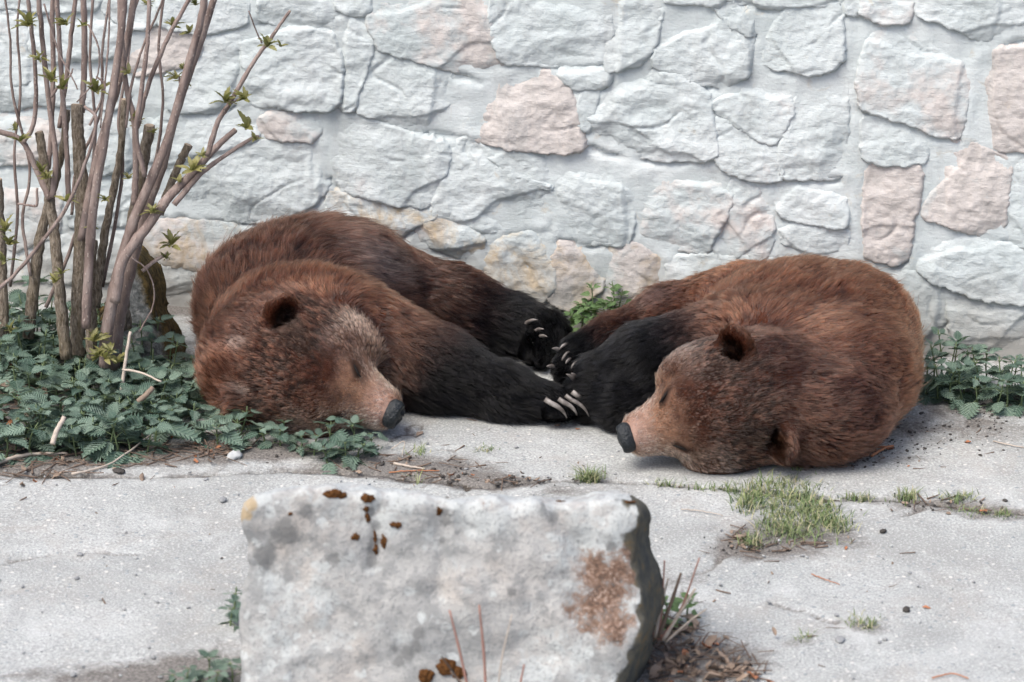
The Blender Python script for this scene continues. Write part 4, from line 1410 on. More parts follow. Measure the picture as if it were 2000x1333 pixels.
BL = leaf_mesh('leaflet', M_BUD, 5, .17, .2, .4, .12, .85, 30)

def place_leaf(me, parent, base, yaw, pitch, size, roll=0.0, name='leaf'):
    M = Matrix.Rotation(yaw, 3, 'Z') @ Matrix.Rotation(-pitch, 3, 'Y') @ Matrix.Rotation(roll, 3, 'X')
    o = add(name, me, parent, base, M.to_euler(), size)
    return o

def herb(name, loc, h, pairs, size, leaves, lean=(0, 0), seed=0, label='', cat='plant', group=None, stem_mat=None, petiole=.35, dense=1):
    """an upright herb: stem, and toothed leaves in crossed pairs, smaller and more upright towards the tip"""
    r = random.Random(seed)
    root = add(name, None, None, loc)
    tag(root, label, cat, group)
    top = np.array([lean[0], lean[1], h])
    J = Join()
    sp = smooth_path([(0, 0, -.02), top * .5 + np.array([r.uniform(-.01, .01), r.uniform(-.01, .01), 0]), top], 8)
    J.add(*tube_np(sp, np.linspace(.0028, .0014, 8), 6))
    y0 = r.uniform(0, math.pi)
    todo = []
    for k in range(pairs):
        f = (k + .7) / pairs
        p = sp[min(int(f * 7), 7)]
        s_ = size * (1.0 if f < .55 else 1.0 - .62 * (f - .55) / .45) * r.uniform(.85, 1.15)
        pit = -.30 + .95 * f ** 2 + r.uniform(-.32, .32)
        for half in range(2 if k < pairs - 1 else 4):
            yaw = y0 + k * math.pi / 2 + half * (math.pi if k < pairs - 1 else math.pi / 2) + r.uniform(-.35, .35)
            pl = s_ * petiole * r.uniform(.7, 1.3)
            d = np.array([math.cos(yaw) * math.cos(pit + .35), math.sin(yaw) * math.cos(pit + .35), math.sin(pit + .35)])
            e = p + d * pl
            J.add(*tube_np([p, (p + e) / 2 + np.array([0, 0, .002]), e], [.0013, .0011, .0009], 5))
            todo.append((e, yaw, pit - .15, s_, r.uniform(-.55, .55)))
    add('stem', J.mesh('stem', stem_mat or M_STEM), root)
    for e, yaw, pit, s_, ro in todo:
        place_leaf(r.choice(leaves), root, e, yaw, pit, s_, ro)
    return root

shrub = add('elder_shrub', None, None, at_z(180, 715))
tag(shrub, 'bare shrub of many upright canes and cut stubs with small opening leaf buds', 'shrub')
S0 = np.array(shrub.location)
# canes: picture positions (x, y, thickness px), depth, old bark?, cut end?
CANES = [
 ([(152, 700, 34), (152, 600, 32), (158, 480, 31), (160, 380, 30), (154, 290, 28), (150, 205, 26)], -.36, 1, 1),
 ([(130, 700, 27), (118, 590, 26), (108, 470, 24), (96, 385, 22), (86, 320, 20), (77, 258, 19)], -.42, 1, 1),
 ([(98, 390, 15), (70, 330, 13), (42, 275, 12), (-10, 255, 12)], -.43, 0, 0),
 ([(46, 278, 10), (66, 240, 10), (70, 160, 9), (62, 60, 9), (52, -20, 8)], -.44, 0, 0),
 ([(103, 385, 13), (109, 310, 12), (96, 205, 11), (84, 90, 11), (74, -20, 10)], -.46, 0, 0),
 ([(205, 715, 28), (210, 640, 27), (232, 530, 25), (262, 430, 22), (300, 340, 20), (330, 265, 18), (362, 150, 17), (392, 40, 15), (402, -20, 15)], -.48, 0, 0),
 ([(222, 720, 26), (236, 610, 25), (262, 500, 23), (290, 400, 21), (318, 320, 20), (345, 215, 18), (385, 100, 16), (424, -20, 14)], -.42, 0, 0),
 ([(168, 640, 20), (172, 540, 20), (182, 410, 19), (205, 265, 18), (222, 170, 17), (238, 50, 15), (244, -20, 15)], -.50, 0, 0),
 ([(158, 470, 17), (184, 330, 16), (205, 250, 16), (232, 160, 15), (252, 60, 15), (264, -20, 14)], -.40, 0, 0),
 ([(225, 590, 22), (240, 510, 22), (290, 440, 21), (330, 385, 20), (380, 335, 17), (420, 290, 14), (460, 254, 12)], -.52, 0, 1),
 ([(340, 400, 13), (390, 342, 11), (440, 304, 9), (490, 272, 8), (506, 267, 6)], -.54, 0, 0),
 ([(405, 305, 12), (425, 240, 11), (450, 200, 10), (490, 130, 9), (528, 76, 8), (566, 22, 6)], -.55, 0, 1),
 ([(262, 400, 14), (265, 330, 13), (262, 240, 12), (245, 160, 12), (236, 60, 12), (234, -20, 11)], -.45, 0, 0),
 ([(283, 345, 11), (266, 262, 10), (276, 180, 10), (288, 80, 9), (292, -20, 8)], -.50, 0, 0),
 ([(268, 250, 10), (292, 160, 10), (330, 70, 9), (352, 30, 9), (380, -20, 8)], -.47, 0, 0),
 ([(55, 660, 28), (66, 560, 26), (78, 470, 24), (100, 380, 20), (122, 290, 17), (132, 215, 15)], -.22, 1, 0),
 ([(8, 660, 26), (4, 560, 24), (2, 470, 22), (-4, 350, 20)], -.30, 1, 1),
 ([(245, 640, 30), (240, 560, 28), (258, 440, 26), (274, 350, 25), (293, 245, 24)], -.38, 1, 1),
 ([(312, 420, 17), (330, 370, 17), (348, 325, 17), (368, 284, 17)], -.44, 1, 1),
 ([(160, 220, 13), (164, 150, 13), (165, 60, 13), (162, -20, 13)], -.34, 0, 0),
 ([(-20, 580, 8), (30, 535, 8), (80, 475, 8), (130, 405, 8), (170, 310, 7), (188, 235, 7), (165, 208, 6)], -.58, 0, 0),
 ([(134, 390, 12), (130, 290, 11), (122, 180, 11), (116, 80, 10), (110, -20, 10)], -.38, 0, 0),
 ([(188, 600, 20), (198, 500, 19), (214, 410, 17), (235, 300, 16), (243, 195, 15)], -.30, 1, 1),
 ([(94, 330, 11), (100, 260, 11), (104, 130, 11), (102, 30, 11), (106, -20, 10)], -.27, 0, 0),
 ([(116, 250, 10), (130, 150, 10), (140, 60, 10), (150, -20, 9)], -.26, 0, 0),
 ([(278, 530, 9), (300, 512, 8), (328, 495, 7)], -.50, 0, 1),
 ([(180, 700, 26), (178, 620, 24), (176, 560, 22), (182, 470, 19)], -.46, 1, 0),
 ([(215, -20, 4), (212, 80, 4), (206, 150, 4), (196, 250, 3)], -.52, 0, 0),
 ([(172, 48, 4), (190, 85, 4), (194, 120, 3), (186, 158, 3), (150, 200, 3)], -.54, 0, 0),
 ([(86, 8, 4), (104, 70, 4), (118, 110, 4), (140, 150, 3), (152, 175, 3)], -.53, 0, 0),
 ([(35, 398, 4), (60, 402, 5), (72, 400, 6), (72, 368, 5)], -.50, 0, 0),
 ([(20, 560, 7), (34, 420, 7), (28, 300, 6), (40, 180, 6), (34, 60, 5), (40, -20, 5)], -.25, 0, 0),
 ([(90, 600, 9), (140, 480, 8), (176, 350, 7), (186, 240, 7), (176, 120, 6), (182, -20, 6)], -.26, 0, 0),
 ([(200, 560, 8), (226, 430, 8), (240, 320, 7), (232, 230, 7), (250, 120, 6), (258, 40, 6), (276, -20, 5)], -.28, 0, 0),
 ([(60, 540, 7), (44, 430, 7), (58, 330, 6), (24, 180, 6), (20, 80, 5), (8, -20, 5)], -.25, 0, 0),
 ([(250, 470, 7), (300, 330, 7), (318, 200, 6), (310, 90, 6), (322, -20, 5)], -.30, 0, 0),
 ([(140, 420, 7), (150, 330, 7), (196, 220, 6), (200, 100, 6), (216, -20, 5)], -.25, 0, 0),
 ([(246, 250, 6), (256, 170, 6), (280, 90, 5), (310, 20, 5), (325, -20, 5)], -.46, 0, 0),
 ([(345, 240, 5), (352, 190, 4), (350, 150, 4)], -.47, 0, 0),
 ([(436, 215, 4), (462, 196, 4), (480, 188, 3)], -.56, 0, 0),
 ([(175, 245, 6), (192, 210, 5), (205, 168, 5), (188, 150, 4)], -.52, 0, 0),
 ([(100, 190, 6), (118, 165, 5), (136, 150, 4), (142, 135, 3)], -.47, 0, 0),
 ([(486, 22, 3), (500, 60, 3), (512, 84, 4)], -.56, 0, 0),
 ([(258, 505, 3), (285, 525, 3), (300, 560, 3), (298, 600, 3), (272, 648, 3)], -.56, 0, 0),
]
for pts, Y, old, cut in CANES:
    p = np.array([(*at_y(x, y, Y + .05 * math.sin(x * .013 + y * .004)), w * .44 / 715) for x, y, w in pts])
    n = max(10, 7 * len(pts))
    sp = smooth_path(p, n)
    path, rad = sp[:, :3], np.maximum(sp[:, 3], .0015)
    k = np.arange(n)
    if old:
        rad = rad * (1 + .10 * perlin(np.c_[k * .9, k * 0 + pts[0][0], k * 0]))
        path = path + .004 * np.stack([perlin(np.c_[k * .7, k * 0 + 3 + j, k * 0 + pts[0][0]]) for j in range(3)], -1)
    else:
        nodes = np.exp(-((k % 9) - 4) ** 2 / .6)
        rad = rad * (1 + .13 * nodes)
        path = path + .0018 * np.stack([perlin(np.c_[k * .5, k * 0 + 3 + j, k * 0 + pts[0][0]]) for j in range(3)], -1)
    V, F = tube_np(path - S0, rad, 12)
    if old:
        nr_ = V - np.repeat(path - S0, 12, 0)
        V = V + norm(nr_) * (.0022 * perlin(V * np.array([90, 90, 30])))[:, None]
    c = add('cane', mesh_np('cane', V, F, M_BARK if old else M_CANE), shrub)
    if cut:
        d = norm(path[-1] - path[-2])
        J = Join(); J.add(*tube_np([path[-1] - S0 - d * .001, path[-1] - S0 + d * .0015], [rad[-1] * .9, rad[-1] * .82], 12))
        add('cut_end', J.mesh('cut_end', M_CUT, False), c)

BUDS = [(55, 40, 46, -.44), (76, 110, 30, -.44), (40, 268, 36, -.46), (100, 150, 42, -.5), (122, 165, 40, -.5), (188, 170, 44, -.53), (252, 137, 30, -.5), (345, 145, 38, -.5), (365, 155, 40, -.45), (338, 45, 36, -.5), (370, 58, 26, -.5), (440, 190, 42, -.57), (478, 186, 34, -.57), (522, 82, 40, -.57), (548, 86, 24, -.57), (482, 240, 46, -.56), (500, 268, 24, -.56), (375, 325, 40, -.55), (395, 300, 26, -.55), (350, 350, 26, -.55), (92, 340, 36, -.48), (82, 330, 30, -.47), (128, 385, 34, -.48), (266, 240, 30, -.5), (262, 225, 18, -.5), (335, 470, 40, -.52), (325, 500, 22, -.52), (298, 408, 34, -.56), (205, 385, 26, -.55), (10, 440, 50, -.4), (18, 470, 36, -.4), (8, 500, 44, -.4), (130, 40, 34, -.4), (160, 45, 24, -.4), (290, 5, 24, -.5), (382, 5, 24, -.5), (110, 545, 26, -.5), (120, 530, 24, -.5), (180, 440, 22, -.52), (250, 345, 20, -.48), (30, 250, 22, -.46), (182, 655, 48, -.56), (205, 690, 44, -.58), (225, 700, 44, -.58), (190, 690, 36, -.58), (215, 680, 32, -.58), (20, 640, 30, -.5), (175, 495, 24, -.5), (300, 255, 18, -.48), (355, 130, 24, -.5)]
for bi, (px, py, sz, Y) in enumerate(BUDS):
    r = random.Random(bi)
    p = at_y(px, py + sz * .25, Y) - S0
    J = Join()
    lv = np.array([v.co[:] for v in BL.vertices])
    lf = [tuple(q.vertices) for q in BL.polygons]
    for k in range(r.randint(9, 16)):
        s_ = sz / 715 * r.uniform(.38, .85)
        M = Matrix.Rotation(r.uniform(0, 6.28), 3, 'Z') @ Matrix.Rotation(-r.uniform(.1, 1.35), 3, 'Y') @ Matrix.Rotation(r.uniform(-.6, .6), 3, 'X')
        J.add(p + (lv * s_) @ np.array(M).T, lf)
    add('leaf_bud', J.mesh('leaf_bud', M_BUD), shrub)

# ------------------------------------------------------------------ nettles
def in_poly(px, py, poly): return poly_sdf(np.array([[px, py]], float), poly)[0] > 0
patch = [(-60, 640), (60, 650), (150, 690), (260, 720), (345, 740), (430, 775), (490, 845), (470, 880), (330, 890), (230, 905), (60, 918), (-60, 920)]
r = random.Random(21)
spots = []
for row in range(11):
    py = 668 + row * 22
    for k in range(23):
        px = -50 + k * 26 + (row % 2) * 13 + r.uniform(-9, 9)
        yy = py + r.uniform(-8, 8)
        if not in_poly(px, yy, patch): continue
        if px < 120 and 770 < yy < 850 and r.random() < .75: continue      # bare litter at the picture's edge
        if yy > 800 and r.random() < .22: continue
        spots.append((px, yy))
def zone(px, py):
    if py < 715: return 'nettle behind the shrub stems, toward the wall' if px < 150 else 'nettle close under the pointed mossy stone'
    if px < 60: return 'nettle at the picture edge, beside the dry litter'
    if px > 400: return 'nettle at the patch tip that touches the sleeping head'
    if px > 320: return 'nettle between the pointed stone and the sleeping bear\'s head'
    if py > 845: return 'front-row nettle above the long pale twig' if px > 150 else 'front-row nettle above the thick pale stick'
    if px < 130: return 'nettle between the short propped pale stick and the stems'
    if px < 230: return 'nettle in front of the thickest cut stems'
    return 'nettle around the broken pale stalk and stubby brown stick'
for i, (px, py) in enumerate(spots):
    base = at_z(px, py)
    fr = (py - 660) / 240
    h = r.uniform(.09, .17) * (1.25 - .65 * fr)
    if px > 350: h *= .75
    herb('nettle', base, h, r.choice([2, 3, 3, 4]), r.uniform(.056, .098), NL, (r.uniform(-.03, .03), r.uniform(-.05, .01)), i, zone(px, py), 'nettle', 'nettles around the shrub')
for i, (px, py, h, s_) in enumerate([(520, 868, .05, .042), (548, 872, .05, .040), (580, 880, .045, .036), (560, 858, .055, .042)]):
    herb('nettle', at_z(px, py), h, 4, s_ * 1.2, NL, (r.uniform(-.015, .015), -.02), 300 + i, 'small nettle sprig on the slab between big patch and bear\'s chin', 'nettle', 'small nettles under the chin')
for i, (px, py, h, s_) in enumerate([(612, 890, .055, .050), (650, 880, .075, .056), (690, 880, .065, .052), (725, 882, .05, .045), (640, 905, .04, .046), (675, 900, .05, .045), (700, 895, .04, .042)]):
    herb('nettle', at_z(px, py), h * 1.15, 4, s_ * 1.3, NL, (r.uniform(-.02, .02), -.02), 320 + i, 'nettle in the low clump just below the bear\'s black nose', 'nettle', 'nettles below the nose')
for i, (px, py, h, s_) in enumerate([(x_, y_, h_, .066 + .012 * math.sin(x_)) for x_, y_, h_ in ((1808, 770, .10), (1832, 780, .11), (1858, 786, .10), (1885, 790, .10), (1912, 794, .09), (1940, 796, .09), (1968, 798, .08), (1996, 800, .08), (1822, 760, .14), (1850, 764, .15), (1880, 770, .13), (1910, 774, .12), (1940, 778, .12), (1972, 780, .12), (2002, 784, .11), (2030, 790, .12), (1840, 748, .16), (1868, 752, .14), (1900, 758, .13), (1935, 764, .13), (1965, 768, .12))]):
    herb('nettle', at_z(px, py), h, 4, s_, NL, (r.uniform(-.02, .02), r.uniform(-.04, 0)), 340 + i, 'tall nettle rising from the back of the clump at the wall\'s foot' if i in (8, 9, 16, 17) else 'nettle pressed against the wall in the clump\'s back row' if i > 15 else 'nettle in the clump\'s front row, over the dark grit' if i < 8 else 'nettle in the middle of the clump at the wall\'s foot', 'nettle', 'nettles at the wall by the rump')
for i, (px, py, h, s_) in enumerate([(1128, 660, .10, .042), (1150, 662, .15, .044), (1175, 664, .11, .044), (1198, 664, .155, .042), (1140, 668, .08, .042), (1165, 672, .08, .044), (1212, 662, .13, .040), (1114, 660, .07, .036), (1186, 668, .10, .04), (1156, 668, .11, .04)]):
    herb('weed', at_z(px, py), h * 1.15, 6, s_ * 1.35, WL, (r.uniform(-.03, .03), r.uniform(-.03, .0)), 360 + i, 'light green weed growing at the wall between the bears\' hind paws', 'weed', 'weeds between the hind paws')
for i, (px, py, h, s_) in enumerate([(1290, 1215, .06, .055), (1320, 1225, .05, .06), (1345, 1210, .06, .05), (1300, 1245, .04, .05)]):
    herb('nettle', at_z(px, py), h, 2, s_, WL, (.01, -.01), 380 + i, 'dull green weed among dry stalks beside the boulder', 'weed', 'weeds beside the boulder')
for i, (px, py, h, s_) in enumerate([(455, 1200, .07, .05), (448, 1225, .05, .045)]):
    herb('weed', at_z(px, py), h, 2, s_, NL, (.01, 0), 390 + i, 'dark weed peeping out behind the boulder\'s far edge', 'weed', 'weeds behind the boulder')
for i, (px, py, h, s_) in enumerate([(370, 1345, .05, .05), (410, 1335, .06, .055), (450, 1340, .06, .055), (480, 1350, .05, .05), (340, 1350, .04, .045), (430, 1360, .06, .05)]):
    herb('nettle', at_z(px, py), h, 3, s_, NL, (0, 0), 400 + i, 'nettle at the boulder\'s foot, cut by the picture\'s lower edge', 'nettle', 'nettles at the boulder\'s foot')
# ------------------------------------------------------------------ grass, litter and other small things
def mat_grass():
    t = NT('grass_blade')
    inf = t.attr('shade')
    col = t.ramp(inf, [(0, (.065, .11, .04)), (.45, (.14, .19, .075)), (.75, (.24, .27, .12)), (1, (.42, .37, .24))])
    t.fin(col, .6, None, .3)
    return t.m
M_GRASS = mat_grass()
M_PEB = mat_simple('grey_pebble', (.26, .265, .265), .85, .2, 50, .4)
M_WHITE = mat_simple('white_pebble', (.42, .43, .42), .8, .2, 40, .15)
M_GRIT = mat_simple('dark_grit', (.06, .055, .05), .9, .15, 50, .5)

def ground_z(x, y): return float(gz(np.array([x]), np.array([y]))[0])
def on_ground(px, py, dz=0.0):
    p = at_z(px, py)
    return np.array([p[0], p[1], ground_z(p[0], p[1]) + dz])

def grass_blades(spots, n, length, seed, spread):
    r = np.random.default_rng(seed)
    V, F, sh = [], [], []
    k = 0
    for _ in range(n):
        c = spots[r.integers(len(spots))]
        p = on_ground(c[0] + r.normal() * spread * c[2], c[1] + r.normal() * spread * c[3], -.012)
        a = r.uniform(0, 6.28)
        L = length * r.uniform(.5, 1.25)
        lean = r.uniform(.2, 1.5)
        d = np.array([math.cos(a), math.sin(a), 0])
        w = np.array([-d[1], d[0], 0]) * r.uniform(.0010, .0019)
        s_ = r.random()
        for i, t_ in enumerate((0, .4, .75, 1)):
            q = p + d * L * lean * t_ ** 1.6 + np.array([0, 0, 1]) * (L * (t_ - .35 * lean * t_ * t_) + .006)
            ww = w * (1 - t_ ** 2 * .95)
            V += [q - ww, q + ww]; sh += [s_, s_]
            if i: F.append((k + 2 * i - 2, k + 2 * i - 1, k + 2 * i + 1, k + 2 * i))
        k += 8
    return np.array(V), np.array(F), np.array(sh)
def grass(name, spots, n, length, seed, spread=1.0, **kw):
    V, F, sh = grass_blades(spots, n, length, seed, spread)
    o = add(name, mesh_np(name, V, F, M_GRASS, True, {'shade': sh}))
    return tag(o, **kw)
grass('grass', [(1480, 960, 24, 12), (1530, 955, 30, 12), (1570, 975, 20, 12), (1520, 985, 28, 10), (1460, 985, 12, 10), (1540, 1010, 26, 14), (1590, 1020, 28, 12), (1630, 1028, 20, 8), (1560, 1045, 32, 10), (1520, 1030, 22, 12), (1600, 1000, 20, 8)], 1700, .036, 1, 1.0, label='thick grass patch growing through the slab joint', kind='stuff')
for i, (spots, n, L, lab) in enumerate([
    ([(1152, 936, 10, 4)], 170, .040, 'small round grass tuft alone in the joint between the two bears'),
    ([(1466, 1062, 10, 5)], 110, .034, 'small tuft at the near edge of the big grass patch'),
    ([(1310, 948, 22, 3), (1385, 955, 26, 3), (1425, 957, 10, 3)], 150, .024, 'thin line of grass in the joint leading to the big patch'),
    ([(1665, 970, 13, 3), (1690, 972, 8, 3)], 90, .026, 'short grass in the joint just beyond the big patch'),
    ([(1768, 970, 13, 5)], 120, .030, 'grass tuft on the dark soil strip, nearest the big patch'),
    ([(1872, 972, 17, 4)], 120, .026, 'sparse grass tuft midway along the dark soil strip'),
    ([(1905, 1000, 22, 5), (1955, 1005, 12, 4)], 110, .022, 'yellowish short grass at the near side of the dark soil strip'),
    ([(1680, 1218, 16, 8), (1700, 1225, 8, 5)], 110, .022, 'mossy grass in the hollow of the front slab'),
    ([(1572, 1246, 8, 4)], 40, .018, 'tiny sparse tuft on the front slab beside the mossy hollow'),
    ([(820, 885, 8, 5)], 30, .03, 'tiny sprig on the slab right below the forepaw'),
    ([(950, 878, 14, 3)], 50, .018, 'dry flattened wisp of grass in front of the long claws'),
    ([(817, 945, 3, 2)], 6, .06, 'single yellow blade standing behind the boulder'),
    ([(1560, 918, 14, 4), (1600, 908, 14, 4)], 90, .022, 'low grass by the lower ear of the bear with folded foreleg')]):
    grass('grass_tuft', spots, n, L, 40 + i, 1.0, label=lab, cat='grass tuft', group='small grass tufts on the slabs')

def curl_leaf(r, size):
    """a dry curled leaf: a bent, thin little shell"""
    a = np.linspace(-1, 1, 7); b_ = np.linspace(-1, 1, 5)
    A, Bm = np.meshgrid(a, b_, indexing='ij')
    w = (1 - A ** 2) ** .6 * r.uniform(.3, .6)
    cu, bend = r.uniform(-.9, .9), r.uniform(-.5, .5)
    X = np.stack([A, Bm * w, cu * (Bm * w) ** 2 * 1.6 + bend * A ** 2 * .5 + .1 * np.sin(5 * A + 3 * Bm)], -1).reshape(-1, 3) * size / 2
    X2 = X - np.array([0, 0, .0012])
    F = grid_faces(7, 5)
    n = len(X)
    return np.vstack([X, X2]), [tuple(f) for f in F] + [tuple((f + n)[::-1]) for f in F]
def rot_xyz(r, flat=.5):
    return np.array((Matrix.Rotation(r.uniform(0, 6.28), 3, 'Z') @ Matrix.Rotation(r.uniform(-flat, flat), 3, 'Y') @ Matrix.Rotation(r.uniform(-flat, flat), 3, 'X')))
def twig_shape(r, L, rad, p, yaw, flat=.12):
    n = 8
    t_ = np.linspace(-.5, .5, n)
    d = np.array([math.cos(yaw), math.sin(yaw), r.uniform(-flat, flat)])
    s_ = np.array([-d[1], d[0], 0])
    path = p + np.outer(t_ * L, d) + np.outer(np.cumsum([r.uniform(-.05, .05) for _ in range(n)]) * L * .4, s_)
    return tube_np(path, np.linspace(rad, rad * .6, n), 6)
def stone_shape(r, size):
    V, F = blob((0, 0, 0), (size * r.uniform(.7, 1.2), size * r.uniform(.5, 1), size * r.uniform(.3, .6)), np.eye(3), .5, 5)
    return (V + size * .18 * perlin(V / size * 1.3 + r.uniform(0, 90))[:, None]) @ rot_xyz(r, .3).T, F

def litter(name, zones, n_leaf, n_twig, seed, label, lmax=.05, tmax=.14, lift=.02):
    r = random.Random(seed)
    Jl, Jt, Jr = Join(), Join(), Join()
    for i in range(n_leaf + n_twig):
        z = r.choice(zones)
        p = on_ground(r.gauss(z[0], z[2]), r.gauss(z[1], z[3]), r.uniform(.002, lift) * z[4])
        if i < n_leaf:
            V, F = curl_leaf(r, r.uniform(.3, 1) * lmax)
            (Jr if r.random() < .12 else Jl).add(V @ rot_xyz(r, .7).T + p, F)
        else:
            Jt.add(*twig_shape(r, r.uniform(.25, 1) * tmax, r.uniform(.0008, .0026), p, r.uniform(0, 6.28), .25))
    for J, m, nm in ((Jl, M_DEAD, 'leaf_litter'), (Jt, M_TWIG, 'twig_litter'), (Jr, M_RUST, 'rusty_litter')):
        if J.n:
            tag(add(nm, J.mesh(nm, m)), label, kind='stuff')
litter('litter', [(1370, 1285, 45, 28, 1), (1320, 1250, 25, 25, 1.2), (1420, 1310, 45, 18, .7), (1300, 1310, 30, 20, 1)], 110, 120, 3, 'dry leaves and twigs heaped beside the boulder', .05, .12)
litter('litter', [(30, 800, 40, 30, 2.2), (20, 850, 35, 30, 1.5), (60, 760, 30, 20, 2)], 70, 60, 4, 'dry litter between the nettles at the picture edge', .06, .14)
litter('litter', [(330, 885, 70, 12, .6), (180, 905, 90, 12, .5), (430, 880, 40, 10, .5), (60, 920, 60, 10, .4), (230, 820, 120, 40, 1)], 50, 130, 5, 'twigs and leaf scraps along the edge of the nettles', .035, .13, .012)
litter('litter', [(800, 905, 45, 12, .4), (760, 915, 40, 12, .4), (900, 930, 60, 10, .3), (1000, 940, 30, 6, .3)], 26, 40, 6, 'leaf scraps on the dirt below the black nose', .025, .09, .008)
litter('litter', [(1480, 1070, 40, 8, .4), (1600, 1065, 50, 8, .4), (1440, 1050, 12, 15, .4), (1820, 985, 70, 8, .3), (1650, 905, 40, 8, .3)], 30, 50, 7, 'scraps around the grass in the slab joint', .022, .07, .006)
litter('litter', [(1000, 870, 400, 40, .2), (1500, 1150, 300, 80, .2), (250, 1050, 200, 80, .2), (1850, 880, 90, 30, .2)], 34, 44, 8, 'scattered scraps on the bare slabs', .014, .05, .004)

def gravel(name, zones, n, smin, smax, mat, seed, label):
    r = random.Random(seed)
    J = Join()
    for _ in range(n):
        z = r.choice(zones)
        s_ = smin + (smax - smin) * r.random() ** 3
        V, F = stone_shape(r, s_)
        J.add(V + on_ground(r.gauss(z[0], z[2]), r.gauss(z[1], z[3]), s_ * .25), F)
    tag(add(name, J.mesh(name, mat)), label, kind='stuff')
gravel('gravel', [(1850, 840, 90, 25), (1750, 870, 50, 15), (1930, 800, 80, 20), (1650, 900, 60, 8)], 320, .002, .007, M_GRIT, 1, 'dark grit on the slab behind the bear with folded foreleg')
gravel('gravel', [(1000, 1080, 700, 160), (900, 900, 500, 50), (1600, 1200, 300, 80), (200, 1150, 220, 110)], 200, .0016, .007, M_PEB, 2, 'loose grey grit scattered over the slabs')
gravel('gravel', [(1050, 942, 50, 5), (980, 940, 20, 4), (850, 925, 60, 10), (300, 890, 120, 12), (1450, 1070, 40, 8), (1840, 985, 60, 8)], 170, .002, .008, M_GRIT, 3, 'dark crumbs of soil in the joint')
gravel('gravel', [(1000, 1100, 800, 150), (1600, 1150, 300, 90)], 160, .0016, .005, M_WHITE, 4, 'pale grit scattered over the slabs')

def single_stone(px, py, size, mat, label, cat='pebble', group=None, seed=1, flat=.5):
    r = random.Random(seed)
    V, F = blob((0, 0, 0), (size, size * .7, size * flat), np.eye(3), .35, 9)
    V = V + size * .08 * perlin(V / size * 2 + seed)[:, None]
    o = add('pebble', mesh_np('pebble', V, F, mat), None, on_ground(px, py, size * flat * .45), (0, 0, r.uniform(0, 6)))
    return tag(o, label, cat, group)
single_stone(458, 896, .023, M_WHITE, 'smooth white pebble on the soil in front of the nettles')
single_stone(232, 922, .018, M_GRIT, 'flat dark pebble below the long pale twig', seed=2, flat=.3)
single_stone(435, 980, .013, M_PEB, 'grey pebble lying on the slab above the boulder\'s corner', seed=3)
single_stone(1640, 1253, .016, M_PEB, 'greenish grey pebble set in the slab below the mossy hollow', seed=4, flat=.25)
single_stone(1725, 1040, .010, M_GRIT, 'small dark pebble on the slab right of the grass', seed=5)
single_stone(1770, 1195, .012, M_GRIT, 'small dark stone at the mossy hollow\'s edge', seed=6)
single_stone(1915, 890, .007, M_GRIT, 'little dark pebble on the slab toward the corner', seed=7)

def dead_leaf(px, py, size, mat, label, seed, group='fallen leaf scraps'):
    r = random.Random(seed)
    V, F = curl_leaf(r, size)
    o = add('fallen_leaf', mesh_np('fallen_leaf', V @ rot_xyz(r, .3).T, F, mat), None, on_ground(px, py, size * .16))
    return tag(o, label, 'leaf', group)
for i, (px, py, s_, m, lab) in enumerate([(381, 893, .020, M_RUST, 'upper of two rusty leaf scraps beside the white pebble'), (383, 904, .022, M_RUST, 'lower of two rusty leaf scraps beside the white pebble'), (412, 885, .018, M_RUST, 'rusty scrap between white pebble and nettles'), (953, 819, .022, M_RUST, 'rusty leaf scrap on the slab between nose and claws'), (1088, 834, .020, M_DEAD, 'pale pink leaf scrap just below the long claws'), (1128, 840, .012, M_RUST, 'tiny rusty scrap left of the other bear\'s nose'), (1000, 932, .020, M_RUST, 'rusty scrap beside the hole in the slab joint'), (1738, 878, .022, M_RUST, 'rusty leaf at the end of the forked twigs'), (1890, 864, .02, M_RUST, 'rusty leaf on the grit in the wall corner'), (1445, 1050, .045, M_DEAD, 'curled tan leaf at the near corner of the grass patch'), (1920, 1000, .03, M_RUST, 'orange leaf lying on the dark soil strip'), (1810, 1190, .02, M_RUST, 'small orange leaf on the front slab'), (270, 775, .05, M_DEAD, 'curled tan leaf among the nettles'), (1190, 1085, .03, M_DEAD, 'tan leaf behind the boulder'),(820, 848, .024, M_DEAD, 'thin dry leaf just below the black nose')]):
    dead_leaf(px, py, s_, m, lab, 60 + i)

def stick(pts, rads, mat, label, cat='twig', group=None, name='twig'):
    p = smooth_path(np.array([np.asarray(q, float) for q in pts]), 14)
    p = p + .002 * np.stack([perlin(np.c_[np.arange(14) * .8, np.full(14, 3.3 * k + p[0, 0] * 9), np.zeros(14)]) for k in range(3)], -1)
    V, F = tube_np(p, np.linspace(rads[0], rads[1], 14), 8)
    o = add(name, mesh_np(name, V, F, mat))
    return tag(o, label, cat, group)
g = 'loose twigs on the ground'
stick([on_ground(140, 931, .006), on_ground(215, 912, .008), on_ground(292, 874, .03)], (.0035, .002), M_DRY, 'long pale twig lying out of the nettles onto the slab', group=g)
stick([on_ground(-20, 915, .01), on_ground(50, 898, .014), on_ground(132, 892, .01)], (.006, .003), M_DRY, 'thick pale stick at the near edge of the nettles', group=g)
stick([at_y(237, 765, -.62), at_y(246, 700, -.60), at_y(255, 648, -.58)], (.005, .004), M_DRY, 'upright broken pale stalk with frayed top amid the nettles', group=g)
stick([at_y(240, 722, -.62), at_y(275, 728, -.66), at_y(315, 746, -.70)], (.0035, .0025), M_DRY, 'thin pale twig hanging sideways off the broken stalk', group=g)
stick([at_y(102, 868, -.95), at_y(112, 840, -.93), at_y(126, 815, -.90)], (.007, .006), M_DRY, 'short pale stick propped up among the nettles', group=g)
